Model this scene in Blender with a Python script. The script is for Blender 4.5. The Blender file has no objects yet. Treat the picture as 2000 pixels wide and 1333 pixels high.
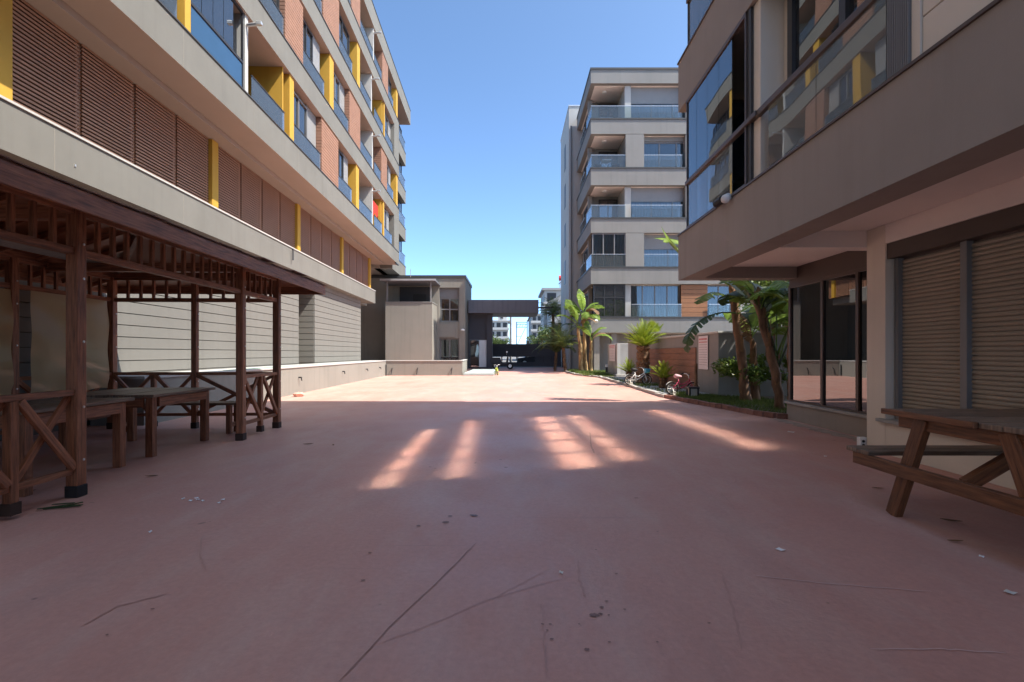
import bpy, math, random
from mathutils import Vector, Matrix, Euler
import numpy as np
random.seed(7); np.random.seed(7)
S = bpy.context.scene
COL = S.collection
R = math.radians

# ------------------------------------------------------------------ camera, sky, sun, exposure
cd = bpy.data.cameras.new('camera'); cam = bpy.data.objects.new('camera', cd); COL.objects.link(cam)
cd.sensor_width = 36.0; cd.lens = 17.1; cd.shift_y = 0.0118
cd.clip_start = 0.05; cd.clip_end = 3000
cam.location = (0, 0, 1.25); cam.rotation_euler = (R(90), 0, 0)
S.camera = cam
SUN_T, SUN_Z = 0.33, 1.50                 # sun stands towards +X, a little behind the camera
to_sun = Vector((1.0, -SUN_T, SUN_Z)).normalized()
elev = math.asin(to_sun.z)
W = bpy.data.worlds.new('World'); S.world = W; W.use_nodes = True
nt = W.node_tree; nt.nodes.clear()
wo = nt.nodes.new('ShaderNodeOutputWorld'); bg = nt.nodes.new('ShaderNodeBackground')
sky = nt.nodes.new('ShaderNodeTexSky'); sky.sky_type = 'NISHITA'; sky.sun_disc = False
sky.sun_elevation = elev
sky.sun_rotation = math.atan2(to_sun.x, to_sun.y)
sky.air_density = 0.33; sky.dust_density = 0.9; sky.ozone_density = 8.0; sky.altitude = 0
bg.inputs[1].default_value = 0.15
gr = nt.nodes.new('ShaderNodeMix'); gr.data_type = 'RGBA'; gr.blend_type = 'MULTIPLY'; gr.inputs[0].default_value = 1.0; gr.inputs[7].default_value = (0.95, 0.96, 0.80, 1)
nt.links.new(sky.outputs[0], gr.inputs[6]); nt.links.new(gr.outputs[2], bg.inputs[0]); nt.links.new(bg.outputs[0], wo.inputs[0])
ld = bpy.data.lights.new('sun', 'SUN'); ld.energy = 2.0; ld.angle = R(0.53); ld.color = (1.0, 0.94, 0.86)
sun = bpy.data.objects.new('sun', ld); COL.objects.link(sun); sun.location = (20, -10, 40)
sun.rotation_euler = to_sun.to_track_quat('Z', 'Y').to_euler()
S.view_settings.view_transform = 'Standard'; S.view_settings.look = 'None'
S.view_settings.exposure = 2.32; S.view_settings.gamma = 1.0
S.render.engine = 'CYCLES'
S.cycles.use_denoising = True
S.cycles.max_bounces = 10; S.cycles.diffuse_bounces = 5; S.cycles.glossy_bounces = 4
S.cycles.transparent_max_bounces = 24; S.cycles.transmission_bounces = 6
S.cycles.caustics_refractive = False
S.cycles.blur_glossy = 0.0; S.cycles.sample_clamp_indirect = 0.0      # keep the sunlight that the facade's added mirror panes throw back onto the floor
S.cycles.use_guiding = True; S.cycles.use_surface_guiding = True; S.cycles.guiding_training_samples = 64

# ------------------------------------------------------------------ materials
MATS = {}
def mk(name, col, rough=0.7, var=0.10, scale=1.2, bump=0.15, bscale=60, metal=0.0, spec=0.4, tint=None, rnd=0.0, stretch=None, uv=False, streak=0.0, trans=0.0, coat=0.0):
    m = bpy.data.materials.new(name); m.use_nodes = True
    n = m.node_tree; N = n.nodes; L = n.links
    b = N['Principled BSDF']
    b.inputs['Roughness'].default_value = rough; b.inputs['Metallic'].default_value = metal
    b.inputs['Specular IOR Level'].default_value = spec
    if coat: b.inputs['Coat Weight'].default_value = coat; b.inputs['Coat Roughness'].default_value = 0.1
    tc = N.new('ShaderNodeTexCoord'); src = tc.outputs['UV' if uv else 'Object']
    mp = N.new('ShaderNodeMapping'); L.new(src, mp.inputs[0])
    if stretch: mp.inputs['Scale'].default_value = stretch
    n1 = N.new('ShaderNodeTexNoise'); n1.inputs['Scale'].default_value = scale; n1.inputs['Detail'].default_value = 7; n1.inputs['Roughness'].default_value = 0.62
    L.new(mp.outputs[0], n1.inputs[0])
    cr = N.new('ShaderNodeValToRGB'); e = cr.color_ramp.elements
    e[0].position = 0.3; e[1].position = 0.72
    c2 = tint or col
    e[0].color = (*[c*(1-var) for c in col], 1); e[1].color = (*[min(1, c*(1+var)) for c in c2], 1)
    L.new(n1.outputs[0], cr.inputs[0]); out = cr.outputs[0]
    if streak:                                  # rain streaks: noise drawn out vertically
        m2 = N.new('ShaderNodeMapping'); m2.inputs['Scale'].default_value = (5, 5, 0.25); L.new(tc.outputs['Object'], m2.inputs[0])
        n3 = N.new('ShaderNodeTexNoise'); n3.inputs['Scale'].default_value = 1.0; n3.inputs['Detail'].default_value = 5; L.new(m2.outputs[0], n3.inputs[0])
        r3 = N.new('ShaderNodeMapRange'); r3.inputs[1].default_value = 0.52; r3.inputs[2].default_value = 0.75; r3.inputs[3].default_value = 1; r3.inputs[4].default_value = 1-streak
        L.new(n3.outputs[0], r3.inputs[0])
        mx = N.new('ShaderNodeMix'); mx.data_type = 'RGBA'; mx.blend_type = 'MULTIPLY'; mx.inputs[0].default_value = 1
        L.new(out, mx.inputs[6]); L.new(r3.outputs[0], mx.inputs[7]); out = mx.outputs[2]
    if rnd:
        oi = N.new('ShaderNodeObjectInfo'); r4 = N.new('ShaderNodeMapRange'); r4.inputs[3].default_value = 1-rnd; r4.inputs[4].default_value = 1+rnd
        L.new(oi.outputs['Random'], r4.inputs[0])
        mx = N.new('ShaderNodeMix'); mx.data_type = 'RGBA'; mx.blend_type = 'MULTIPLY'; mx.inputs[0].default_value = 1
        L.new(out, mx.inputs[6]); L.new(r4.outputs[0], mx.inputs[7]); out = mx.outputs[2]
    L.new(out, b.inputs['Base Color'])
    if bump:
        n2 = N.new('ShaderNodeTexNoise'); n2.inputs['Scale'].default_value = bscale; n2.inputs['Detail'].default_value = 4
        L.new(mp.outputs[0], n2.inputs[0])
        bm = N.new('ShaderNodeBump'); bm.inputs['Strength'].default_value = bump; bm.inputs['Distance'].default_value = 0.01
        L.new(n2.outputs[0], bm.inputs['Height']); L.new(bm.outputs[0], b.inputs['Normal'])
    if trans:                                   # thin leaves let light through
        t = N.new('ShaderNodeBsdfTranslucent'); L.new(out, t.inputs[0])
        mxs = N.new('ShaderNodeMixShader'); mxs.inputs[0].default_value = trans
        L.new(b.outputs[0], mxs.inputs[1]); L.new(t.outputs[0], mxs.inputs[2])
        L.new(mxs.outputs[0], N['Material Output'].inputs[0])
    MATS[name] = m
    return m
def glass(name, tint, boost=1.6, rough=0.0, wob=0.0, wscale=1.2, dust=0.0):
    m = bpy.data.materials.new(name); m.use_nodes = True
    N = m.node_tree.nodes; L = m.node_tree.links; N.clear()
    o = N.new('ShaderNodeOutputMaterial'); t = N.new('ShaderNodeBsdfTransparent'); g = N.new('ShaderNodeBsdfGlossy')
    t.inputs[0].default_value = (*tint, 1); g.inputs['Roughness'].default_value = rough; g.inputs['Color'].default_value = (0.95, 0.97, 1, 1)
    f = N.new('ShaderNodeFresnel'); f.inputs[0].default_value = boost
    mx = N.new('ShaderNodeMixShader'); L.new(f.outputs[0], mx.inputs[0]); L.new(t.outputs[0], mx.inputs[1]); L.new(g.outputs[0], mx.inputs[2])
    if wob:
        tc = N.new('ShaderNodeTexCoord'); n = N.new('ShaderNodeTexNoise'); n.inputs['Scale'].default_value = wscale; n.inputs['Detail'].default_value = 0
        L.new(tc.outputs['Object'], n.inputs[0]); b = N.new('ShaderNodeBump'); b.inputs['Strength'].default_value = wob; b.inputs['Distance'].default_value = 0.05
        L.new(n.outputs[0], b.inputs['Height']); L.new(b.outputs[0], g.inputs['Normal'])
    if dust:
        df = N.new('ShaderNodeBsdfDiffuse'); df.inputs[0].default_value = (0.55, 0.60, 0.60, 1); m3 = N.new('ShaderNodeMixShader'); m3.inputs[0].default_value = dust
        L.new(mx.outputs[0], m3.inputs[1]); L.new(df.outputs[0], m3.inputs[2]); L.new(m3.outputs[0], o.inputs[0])
    else: L.new(mx.outputs[0], o.inputs[0])
    MATS[name] = m
    return m

plaster = mk('plaster_warm_grey', (0.162, 0.154, 0.133), 0.85, 0.10, 0.7, 0.12, 90, streak=0.09)
plaster_soffit = mk('plaster_soffit', (0.36, 0.285, 0.235), 0.9, 0.05, 0.6, 0.08, 90)
plaster_dark = mk('plaster_dark_grey', (0.30, 0.26, 0.225), 0.85, 0.07, 0.7, 0.12, 90, streak=0.09)
plaster_mid = mk('plaster_grey', (0.225, 0.217, 0.20), 0.85, 0.08, 0.5, 0.12, 60, streak=0.10)
plaster_light = mk('plaster_pale', (0.43, 0.42, 0.39), 0.85, 0.06, 0.6, 0.1, 70)
plaster_annex = mk('plaster_annex', (0.235, 0.22, 0.188), 0.85, 0.08, 0.5, 0.12, 60, streak=0.14)
plaster_beige = mk('plaster_beige', (0.68, 0.61, 0.51), 0.85, 0.05, 0.8, 0.12, 90, streak=0.06)
soffit_right = mk('soffit_paint', (0.80, 0.73, 0.67), 0.9, 0.04, 0.8, 0.06, 90)
brown_beam = mk('brown_beam_paint', (0.13, 0.105, 0.09), 0.8, 0.06, 1, 0.08, 90)
yellow = mk('yellow_paint', (0.50, 0.285, 0.035), 0.7, 0.06, 0.9, 0.08, 80, streak=0.08)
terracotta = mk('terracotta_cladding', (0.28, 0.148, 0.096), 0.8, 0.12, 3, 0.2, 40)
louvre_m = mk('brown_louvre', (0.32, 0.165, 0.10), 0.55, 0.10, 2, 0.05, 40)
frame_dark = mk('dark_frame', (0.035, 0.034, 0.035), 0.45, 0.05, 2, 0.0)
frame_grey = mk('grey_frame', (0.19, 0.185, 0.18), 0.45, 0.05, 2, 0.0)
frame_brown = mk('brown_frame', (0.085, 0.06, 0.048), 0.45, 0.06, 2, 0.0)
alu = mk('aluminium', (0.62, 0.62, 0.61), 0.35, 0.05, 2, 0.0, metal=0.7)
white_m = mk('white_paint', (0.78, 0.77, 0.74), 0.5, 0.04, 2, 0.0)
coping_m = mk('dark_coping', (0.05, 0.048, 0.046), 0.5, 0.06, 2, 0.0)
room_dark = mk('dark_room', (0.035, 0.032, 0.03), 0.9, 0.1, 2, 0.0)
curtain_m = mk('curtain', (0.62, 0.62, 0.60), 0.9, 0.06, 3, 0.0, trans=0.3)
curtain_b = mk('blue_curtain', (0.50, 0.54, 0.56), 0.9, 0.06, 3, 0.0, trans=0.3)
shutter_m = mk('grey_shutter', (0.27, 0.265, 0.255), 0.5, 0.05, 2, 0.0)
shutter_b = mk('beige_shutter', (0.32, 0.27, 0.205), 0.5, 0.06, 2, 0.05, 60)
siding_m = mk('siding_paint', (0.160, 0.153, 0.135), 0.8, 0.07, 1.0, 0.12, 70, rnd=0.03, streak=0.08)
wood = mk('stained_wood', (0.20, 0.076, 0.038), 0.48, 0.45, 3.0, 0.35, 14, uv=True, stretch=(1.2, 14, 1), tint=(0.30, 0.122, 0.060), rnd=0.2)
wood_pic = mk('picnic_wood', (0.12, 0.045, 0.020), 0.45, 0.45, 3.0, 0.3, 14, uv=True, stretch=(1.2, 14, 1), tint=(0.20, 0.080, 0.032), rnd=0.18)
wood_top = mk('weathered_top', (0.11, 0.075, 0.055), 0.42, 0.40, 3.0, 0.35, 14, uv=True, stretch=(1.2, 14, 1), tint=(0.21, 0.14, 0.09), rnd=0.2)
wood_clad = mk('wood_cladding', (0.29, 0.13, 0.058), 0.6, 0.25, 2.5, 0.15, 14, uv=True, stretch=(1.0, 16, 1), rnd=0.08)
shoe_m = mk('dark_shoe', (0.05, 0.03, 0.022), 0.7, 0.2, 6, 0.0)
shingle_m = mk('shingle', (0.20, 0.12, 0.09), 0.95, 0.25, 8, 0.4, 90, rnd=0.25)
rubber = mk('black_rubber', (0.015, 0.015, 0.016), 0.7, 0.1, 6, 0.0)
black_m = mk('black_metal', (0.022, 0.022, 0.026), 0.45, 0.08, 3, 0.0)
gate_m = mk('gate_charcoal', (0.055, 0.055, 0.064), 0.55, 0.08, 1, 0.05)
canopy_m = mk('canopy_charcoal', (0.13, 0.132, 0.15), 0.6, 0.08, 0.6, 0.05, streak=0.2)
concrete = mk('concrete', (0.34, 0.33, 0.31), 0.9, 0.18, 1.6, 0.25, 50, streak=0.2)
teal_step = mk('pale_step', (0.36, 0.41, 0.39), 0.7, 0.08, 2, 0.1, 60)
asphalt = mk('asphalt', (0.16, 0.155, 0.15), 0.95, 0.15, 0.6, 0.2, 60)
soil = mk('soil', (0.12, 0.09, 0.065), 0.95, 0.3, 4, 0.5, 40)
brick_m = mk('edging_brick', (0.24, 0.115, 0.085), 0.9, 0.25, 9, 0.4, 60, rnd=0.2)
kerb_m = mk('kerb_concrete', (0.40, 0.37, 0.33), 0.9, 0.15, 3, 0.3, 50, rnd=0.06)
dust_m = mk('dusty_edge', (0.42, 0.33, 0.27), 0.95, 0.25, 6, 0.4, 50)
leaf_ban = mk('banana_leaf', (0.12, 0.20, 0.035), 0.4, 0.35, 2.5, 0.1, 30, tint=(0.22, 0.32, 0.06), rnd=0.25, trans=0.45)
leaf_dark = mk('banana_leaf_dark', (0.058, 0.095, 0.030), 0.4, 0.3, 2.5, 0.1, 30, rnd=0.2, trans=0.25)  # darker leaf copy; shade of backlit leaves is put into its colour
leaf_dry = mk('dry_leaf', (0.20, 0.115, 0.055), 0.8, 0.3, 4, 0.2, 40, rnd=0.2, trans=0.2)
leaf_cyc = mk('cycad_leaf', (0.24, 0.31, 0.022), 0.35, 0.2, 3, 0.0, rnd=0.25, trans=0.35)
leaf_palm = mk('palm_leaf', (0.075, 0.11, 0.028), 0.45, 0.3, 3, 0.0, tint=(0.13, 0.15, 0.04), rnd=0.3, trans=0.3)
leaf_bush = mk('bush_leaf', (0.075, 0.125, 0.022), 0.45, 0.4, 3, 0.0, tint=(0.14, 0.20, 0.035), trans=0.35)
leaf_tree = mk('tree_leaf', (0.055, 0.085, 0.025), 0.55, 0.4, 0.8, 0.0, tint=(0.09, 0.13, 0.035), trans=0.3)
bark_pale = mk('banana_stem_tan', (0.26, 0.15, 0.065), 0.8, 0.35, 5, 0.4, 30, stretch=(1, 1, 0.35), tint=(0.40, 0.26, 0.11), rnd=0.1)
bark_brown = mk('banana_stem_brown', (0.13, 0.070, 0.042), 0.85, 0.5, 6, 0.6, 30, stretch=(1, 1, 0.3), tint=(0.22, 0.125, 0.07), rnd=0.1)
bark_cyc = mk('cycad_trunk', (0.16, 0.095, 0.055), 0.95, 0.5, 14, 0.6, 30)
grass_m = mk('grass', (0.075, 0.115, 0.022), 0.8, 0.4, 2, 0.0, tint=(0.13, 0.17, 0.035), trans=0.2)
pink_m = mk('pink_paint', (0.55, 0.045, 0.12), 0.35, 0.1, 4, 0.0)
blue_m = mk('blue_plastic', (0.05, 0.32, 0.46), 0.4, 0.1, 4, 0.0)
cream_m = mk('cream_plastic', (0.62, 0.58, 0.50), 0.4, 0.08, 4, 0.0)
lime_m = mk('lime_paint', (0.42, 0.46, 0.06), 0.4, 0.1, 4, 0.0)
sign_m = mk('sign_board', (0.66, 0.60, 0.60), 0.5, 0.04, 3, 0.0)
ink_red = mk('red_print', (0.50, 0.10, 0.10), 0.6, 0.1, 4, 0.0)
ink_grey = mk('grey_print', (0.36, 0.31, 0.32), 0.6, 0.1, 4, 0.0)
far_white = mk('far_white_wall', (0.42, 0.41, 0.39), 0.9, 0.06, 0.1, 0.0)
far_grey = mk('far_grey_wall', (0.30, 0.295, 0.29), 0.9, 0.06, 0.1, 0.0)
red_m = mk('red_cloth', (0.55, 0.03, 0.02), 0.8, 0.1, 3, 0.0)
bluefilm = mk('blue_film_panel', (0.03, 0.075, 0.14), 0.06, 0.05, 2, 0.0, spec=0.8)
g_rail = glass('rail_glass', (0.84, 0.90, 0.90), 1.45, wob=0.05, wscale=0.9, dust=0.07)
g_refl = glass('reflective_glass', (0.34, 0.40, 0.46), 2.2, wob=0.14, wscale=0.8, dust=0.03)
g_clear = glass('clear_balcony_glass', (0.80, 0.86, 0.86), 1.9, wob=0.16, wscale=0.7, dust=0.16)
g_win = glass('window_glass', (0.62, 0.68, 0.70), 1.8, wob=0.04, wscale=0.9)
g_dark = glass('tinted_glass', (0.22, 0.19, 0.16), 2.5, wob=0.012, wscale=0.8)
g_door = glass('door_glass', (0.7, 0.78, 0.78), 1.7)

# plastic sheet: cream film, part see-through, shiny; reflected sunlight is put into its base colour
def sheet_mat():
    m = bpy.data.materials.new('plastic_sheet'); m.use_nodes = True
    N = m.node_tree.nodes; L = m.node_tree.links; b = N['Principled BSDF']
    b.inputs['Base Color'].default_value = (0.82, 0.64, 0.36, 1); b.inputs['Roughness'].default_value = 0.12; b.inputs['Specular IOR Level'].default_value = 0.9
    tr = N.new('ShaderNodeBsdfTranslucent'); tr.inputs[0].default_value = (0.8, 0.66, 0.42, 1)
    tp = N.new('ShaderNodeBsdfTransparent'); tp.inputs[0].default_value = (0.95, 0.86, 0.66, 1)
    a = N.new('ShaderNodeMixShader'); a.inputs[0].default_value = 0.35; c = N.new('ShaderNodeMixShader'); c.inputs[0].default_value = 0.35
    L.new(b.outputs[0], a.inputs[1]); L.new(tr.outputs[0], a.inputs[2]); L.new(a.outputs[0], c.inputs[1]); L.new(tp.outputs[0], c.inputs[2])
    tc = N.new('ShaderNodeTexCoord'); n = N.new('ShaderNodeTexNoise'); n.inputs['Scale'].default_value = 4; n.inputs['Detail'].default_value = 3
    L.new(tc.outputs['Object'], n.inputs[0]); bm = N.new('ShaderNodeBump'); bm.inputs['Strength'].default_value = 0.12; bm.inputs['Distance'].default_value = 0.02
    L.new(n.outputs[0], bm.inputs['Height']); L.new(bm.outputs[0], b.inputs['Normal'])
    L.new(c.outputs[0], N['Material Output'].inputs[0]); return m
sheet_m = sheet_mat()

# painted courtyard floor: worn red coating with paler and darker wear, scuffs and a satin sheen
def paving_mat():
    m = bpy.data.materials.new('red_floor_coating'); m.use_nodes = True
    N = m.node_tree.nodes; L = m.node_tree.links; b = N['Principled BSDF']
    tc = N.new('ShaderNodeTexCoord')
    def noise(scale, detail=6, st=None, rough=0.6):
        n = N.new('ShaderNodeTexNoise'); n.inputs['Scale'].default_value = scale; n.inputs['Detail'].default_value = detail; n.inputs['Roughness'].default_value = rough
        mp = N.new('ShaderNodeMapping'); L.new(tc.outputs['Object'], mp.inputs[0])
        if st: mp.inputs['Scale'].default_value = st[0]; mp.inputs['Rotation'].default_value = (0, 0, st[1])
        L.new(mp.outputs[0], n.inputs[0]); return n
    def ramp(n, p0, p1, a, c):
        r = N.new('ShaderNodeMapRange'); r.inputs[1].default_value = p0; r.inputs[2].default_value = p1; r.inputs[3].default_value = a; r.inputs[4].default_value = c
        L.new(n.outputs[0], r.inputs[0]); return r
    def mix(fac, a, c, mode='MIX'):
        x = N.new('ShaderNodeMix'); x.data_type = 'RGBA'; x.blend_type = mode
        if isinstance(fac, float): x.inputs[0].default_value = fac
        else: L.new(fac, x.inputs[0])
        for s, v in ((6, a), (7, c)):
            if isinstance(v, tuple): x.inputs[s].default_value = (*v, 1)
            else: L.new(v, x.inputs[s])
        return x.outputs[2]
    big = ramp(noise(0.35, 5), 0.35, 0.68, 0, 1)
    c = mix(big.outputs[0], (0.53, 0.262, 0.202), (0.56, 0.305, 0.242))
    med = ramp(noise(1.7, 8, ((1, 0.35, 1), 0.5), 0.68), 0.46, 0.70, 0, 0.5)
    c = mix(med.outputs[0], c, (0.57, 0.40, 0.335))
    dk = ramp(noise(1.1, 6, ((1.4, 0.5, 1), -0.8)), 0.54, 0.74, 0, 0.5)
    c = mix(dk.outputs[0], c, (0.43, 0.23, 0.185))
    fine = ramp(noise(26, 8, None, 0.75), 0.3, 0.7, 0.90, 1.09)
    c = mix(1.0, c, fine.outputs[0], 'MULTIPLY')
    scr = ramp(noise(2.2, 3, ((0.16, 7, 1), 0.35)), 0.66, 0.74, 0, 0.35)
    c = mix(scr.outputs[0], c, (0.37, 0.21, 0.175))
    scr2 = ramp(noise(2.0, 3, ((7, 0.14, 1), 0.2)), 0.68, 0.75, 0, 0.22)
    c = mix(scr2.outputs[0], c, (0.47, 0.37, 0.34))
    spot = ramp(noise(5.5, 2), 0.735, 0.77, 0, 0.6)
    c = mix(spot.outputs[0], c, (0.11, 0.07, 0.065))
    L.new(c, b.inputs['Base Color'])
    rr = ramp(noise(0.8, 6), 0.3, 0.7, 0.42, 0.68); L.new(rr.outputs[0], b.inputs['Roughness'])
    b.inputs['Specular IOR Level'].default_value = 0.5
    bm = N.new('ShaderNodeBump'); bm.inputs['Strength'].default_value = 0.28; bm.inputs['Distance'].default_value = 0.01
    L.new(noise(34, 8).outputs[0], bm.inputs['Height']); L.new(bm.outputs[0], b.inputs['Normal'])
    return m
paving_m = paving_mat()

# ------------------------------------------------------------------ mesh helpers
TH = {'W': 0.0, 'L': 0.0347, 'R': -0.0126}      # heading of the left block and the right block
ORG = {}
def rotz(p, th): return Vector((p[0]*math.cos(th)-p[1]*math.sin(th), p[0]*math.sin(th)+p[1]*math.cos(th), p[2]))
class MB:
    def __init__(s): s.v = []; s.f = []; s.u = []; s.m = []; s.mats = []
    def face(s, idx, uv=None): s.f.append(tuple(idx)); s.u.append(uv)
    def poly(s, pts):
        k = len(s.v); s.v += [tuple(p) for p in pts]; s.face(range(k, k+len(pts)))
    def hexa(s, c, uv=None):       # 8 corners: bottom 4 ccw, top 4 ccw
        k = len(s.v); s.v += [tuple(p) for p in c]
        for q in ((3,2,1,0), (4,5,6,7), (0,1,5,4), (1,2,6,5), (2,3,7,6), (3,0,4,7)): s.face([k+i for i in q], uv)
    def box(s, x0, x1, y0, y1, z0, z1):
        if x1 < x0: x0, x1 = x1, x0
        if y1 < y0: y0, y1 = y1, y0
        if z1 < z0: z0, z1 = z1, z0
        s.hexa([(x0,y0,z0), (x1,y0,z0), (x1,y1,z0), (x0,y1,z0), (x0,y0,z1), (x1,y0,z1), (x1,y1,z1), (x0,y1,z1)])
        return s
    def bar(s, p, q, w, h, up=(0,0,1)):   # beam from p to q, w wide, h deep along up; uv runs along the grain
        p = Vector(p); q = Vector(q); d = (q-p); ln = d.length; d.normalize(); up = Vector(up)
        if abs(d.dot(up)) > 0.98: up = Vector((0,1,0))
        a = d.cross(up).normalized(); b = a.cross(d).normalized()
        a *= w/2; b *= h/2
        k = len(s.v); o = random.random()*40; vo = random.random()*20
        for e in (p, q): s.v += [tuple(e-a-b), tuple(e+a-b), tuple(e+a+b), tuple(e-a+b)]
        for j, ww in ((0, w), (1, h), (2, w), (3, h)):
            i0, i1 = k+j, k+(j+1) % 4; vv = vo+j*1.7
            s.face((i0, i0+4, i1+4, i1), [(o, vv), (o+ln, vv), (o+ln, vv+ww), (o, vv+ww)])
        s.face((k, k+1, k+2, k+3), [(o, vo), (o, vo+w), (o+h*.1, vo+w), (o+h*.1, vo)])
        s.face((k+7, k+6, k+5, k+4), [(o, vo), (o, vo+w), (o+h*.1, vo+w), (o+h*.1, vo)])
        # make outward: flip if needed handled by recalc
        return s
    def tube(s, pts, r, n=8, cap=True):
        pts = [Vector(p) for p in pts]; m = len(pts); rr = r if isinstance(r, (list, tuple)) else [r]*m
        k = len(s.v); ref = None
        for i, p in enumerate(pts):
            t = (pts[min(i+1, m-1)]-pts[max(i-1, 0)])
            t = t.normalized() if t.length > 1e-9 else Vector((0,0,1))
            if ref is None: ref = Vector((1,0,0)) if abs(t.x) < 0.8 else Vector((0,1,0))
            a = (ref - t*ref.dot(t)).normalized(); ref = a; b = t.cross(a)
            for j in range(n):
                an = 2*math.pi*j/n; s.v.append(tuple(p+(a*math.cos(an)+b*math.sin(an))*rr[i]))
        for i in range(m-1):
            for j in range(n):
                j2 = (j+1) % n
                s.face((k+i*n+j, k+i*n+j2, k+(i+1)*n+j2, k+(i+1)*n+j))
        if cap:
            s.face([k+j for j in range(n)][::-1]); s.face([k+(m-1)*n+j for j in range(n)])
        return s
    def ring(s, c, rad, r, axis='y', n=24, m=6):
        pts = []
        for i in range(n+1):
            an = 2*math.pi*i/n; x, y = rad*math.cos(an), rad*math.sin(an)
            pts.append((c[0]+(x if axis != 'x' else 0), c[1]+(0 if axis == 'y' else (x if axis == 'x' else y)), c[2]+(y if axis != 'z' else 0)))
        return s.tube(pts, r, m, False)
    def prism(s, pts, axis, a0, a1):      # polygon in the two other axes drawn out along axis
        def P(p, a): return {'x': (a, p[0], p[1]), 'y': (p[0], a, p[1]), 'z': (p[0], p[1], a)}[axis]
        k = len(s.v); n = len(pts); s.v += [P(p, a0) for p in pts]+[P(p, a1) for p in pts]
        s.face(range(k, k+n)); s.face(range(k+2*n-1, k+n-1, -1))
        for i in range(n): j = (i+1) % n; s.face((k+i, k+n+i, k+n+j, k+j))
        return s
    def mesh(s, name, mat, org=(0,0,0), smooth=False):
        me = bpy.data.meshes.new(name)
        v = np.array(s.v, dtype=float)-np.array(org, dtype=float) if s.v else np.zeros((0,3))
        me.from_pydata([tuple(x) for x in v], [], s.f)
        if any(u is not None for u in s.u):
            ul = me.uv_layers.new(name='UVMap'); i = 0; data = np.zeros(len(me.loops)*2)
            for f, u in zip(s.f, s.u):
                for j in range(len(f)):
                    if u is not None: data[2*i] = u[j][0]; data[2*i+1] = u[j][1]
                    i += 1
            ul.data.foreach_set('uv', data)
        me.materials.append(mat)
        if smooth: me.polygons.foreach_set('use_smooth', [True]*len(me.polygons))
        import bmesh
        if len(s.f) < 4000 and not getattr(s, 'open', False):
            bm = bmesh.new(); bm.from_mesh(me); bmesh.ops.recalc_face_normals(bm, faces=bm.faces); bm.to_mesh(me); bm.free()
        me.update(); return me
    def build(s, name, mat, parent=None, smooth=False, bevel=0.0, org=None, frame='W'):
        """link as ONE mesh object; under a parent the coordinates are those of the parent's frame"""
        o_ = ORG[parent.name] if parent is not None else (org or (0,0,0))
        ob = bpy.data.objects.new(name, s.mesh(name, mat, o_, smooth)); COL.objects.link(ob)
        ORG[ob.name] = o_
        if parent is not None: ob.parent = parent
        else:
            ob.location = rotz(o_, TH[frame]); ob.rotation_euler.z = TH[frame]
        if bevel: bev(ob, bevel)
        return ob
def bev(ob, w, seg=2):
    b = ob.modifiers.new('bevel', 'BEVEL'); b.width = w; b.segments = seg; b.limit_method = 'ANGLE'; b.angle_limit = R(40)
def thing(name, label, cat, loc=(0,0,0), frame='W', group=None):
    o = bpy.data.objects.new(name, None); COL.objects.link(o); o.empty_display_size = 0.3
    o.location = rotz(loc, TH[frame]); o.rotation_euler.z = TH[frame]; ORG[o.name] = tuple(loc)
    o['label'] = label; o['category'] = cat
    if group: o['group'] = group
    return o
def tag(o, label, cat, group=None):
    o['label'] = label; o['category'] = cat
    if group: o['group'] = group
    return o
def structure(o): o['kind'] = 'structure'; return o
def stuff(o): o['kind'] = 'stuff'; return o
def inst(name, me, parent, loc=(0,0,0), rot=(0,0,0), scale=(1,1,1)):     # one more piece that shares a mesh, placed in its parent's space
    o = bpy.data.objects.new(name, me); COL.objects.link(o); o.parent = parent; o.location = loc; o.rotation_euler = rot; o.scale = scale
    ORG[o.name] = (0,0,0)
    return o
def copy_tree(o, parent=None):
    c = o.copy(); COL.objects.link(c); ORG[c.name] = ORG.get(o.name, (0,0,0))
    if parent is not None: c.parent = parent
    for ch in [x for x in o.children]: copy_tree(ch, c)
    return c
class Face:
    """a wall plane: s runs along it, d outwards from it"""
    def __init__(s, axis, pos, sgn): s.axis, s.pos, s.sgn = axis, pos, sgn
    def box(s, mb, s0, s1, d0, d1, z0, z1):
        a, b = s.pos+s.sgn*d0, s.pos+s.sgn*d1
        return mb.box(a, b, s0, s1, z0, z1) if s.axis == 'x' else mb.box(s0, s1, a, b, z0, z1)
    def pt(s, t, d, z): return (s.pos+s.sgn*d, t, z) if s.axis == 'x' else (t, s.pos+s.sgn*d, z)
def curtain(parent, F, s0, s1, d, z0, z1, mat, n=None, amp=0.035):
    mb = MB(); mb.open = True; n = n or max(6, int((s1-s0)/0.045)); k = 0
    for i in range(n+1):
        t = s0+(s1-s0)*i/n; dd = d+amp*math.sin(i*1.55)+amp*.5*math.sin(i*.61)
        mb.v += [F.pt(t, dd, z0), F.pt(t, dd, z1)]
        if i: mb.face((2*i-2, 2*i, 2*i+1, 2*i-1))
    return mb.build('curtain', mat, parent, smooth=True)
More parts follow.
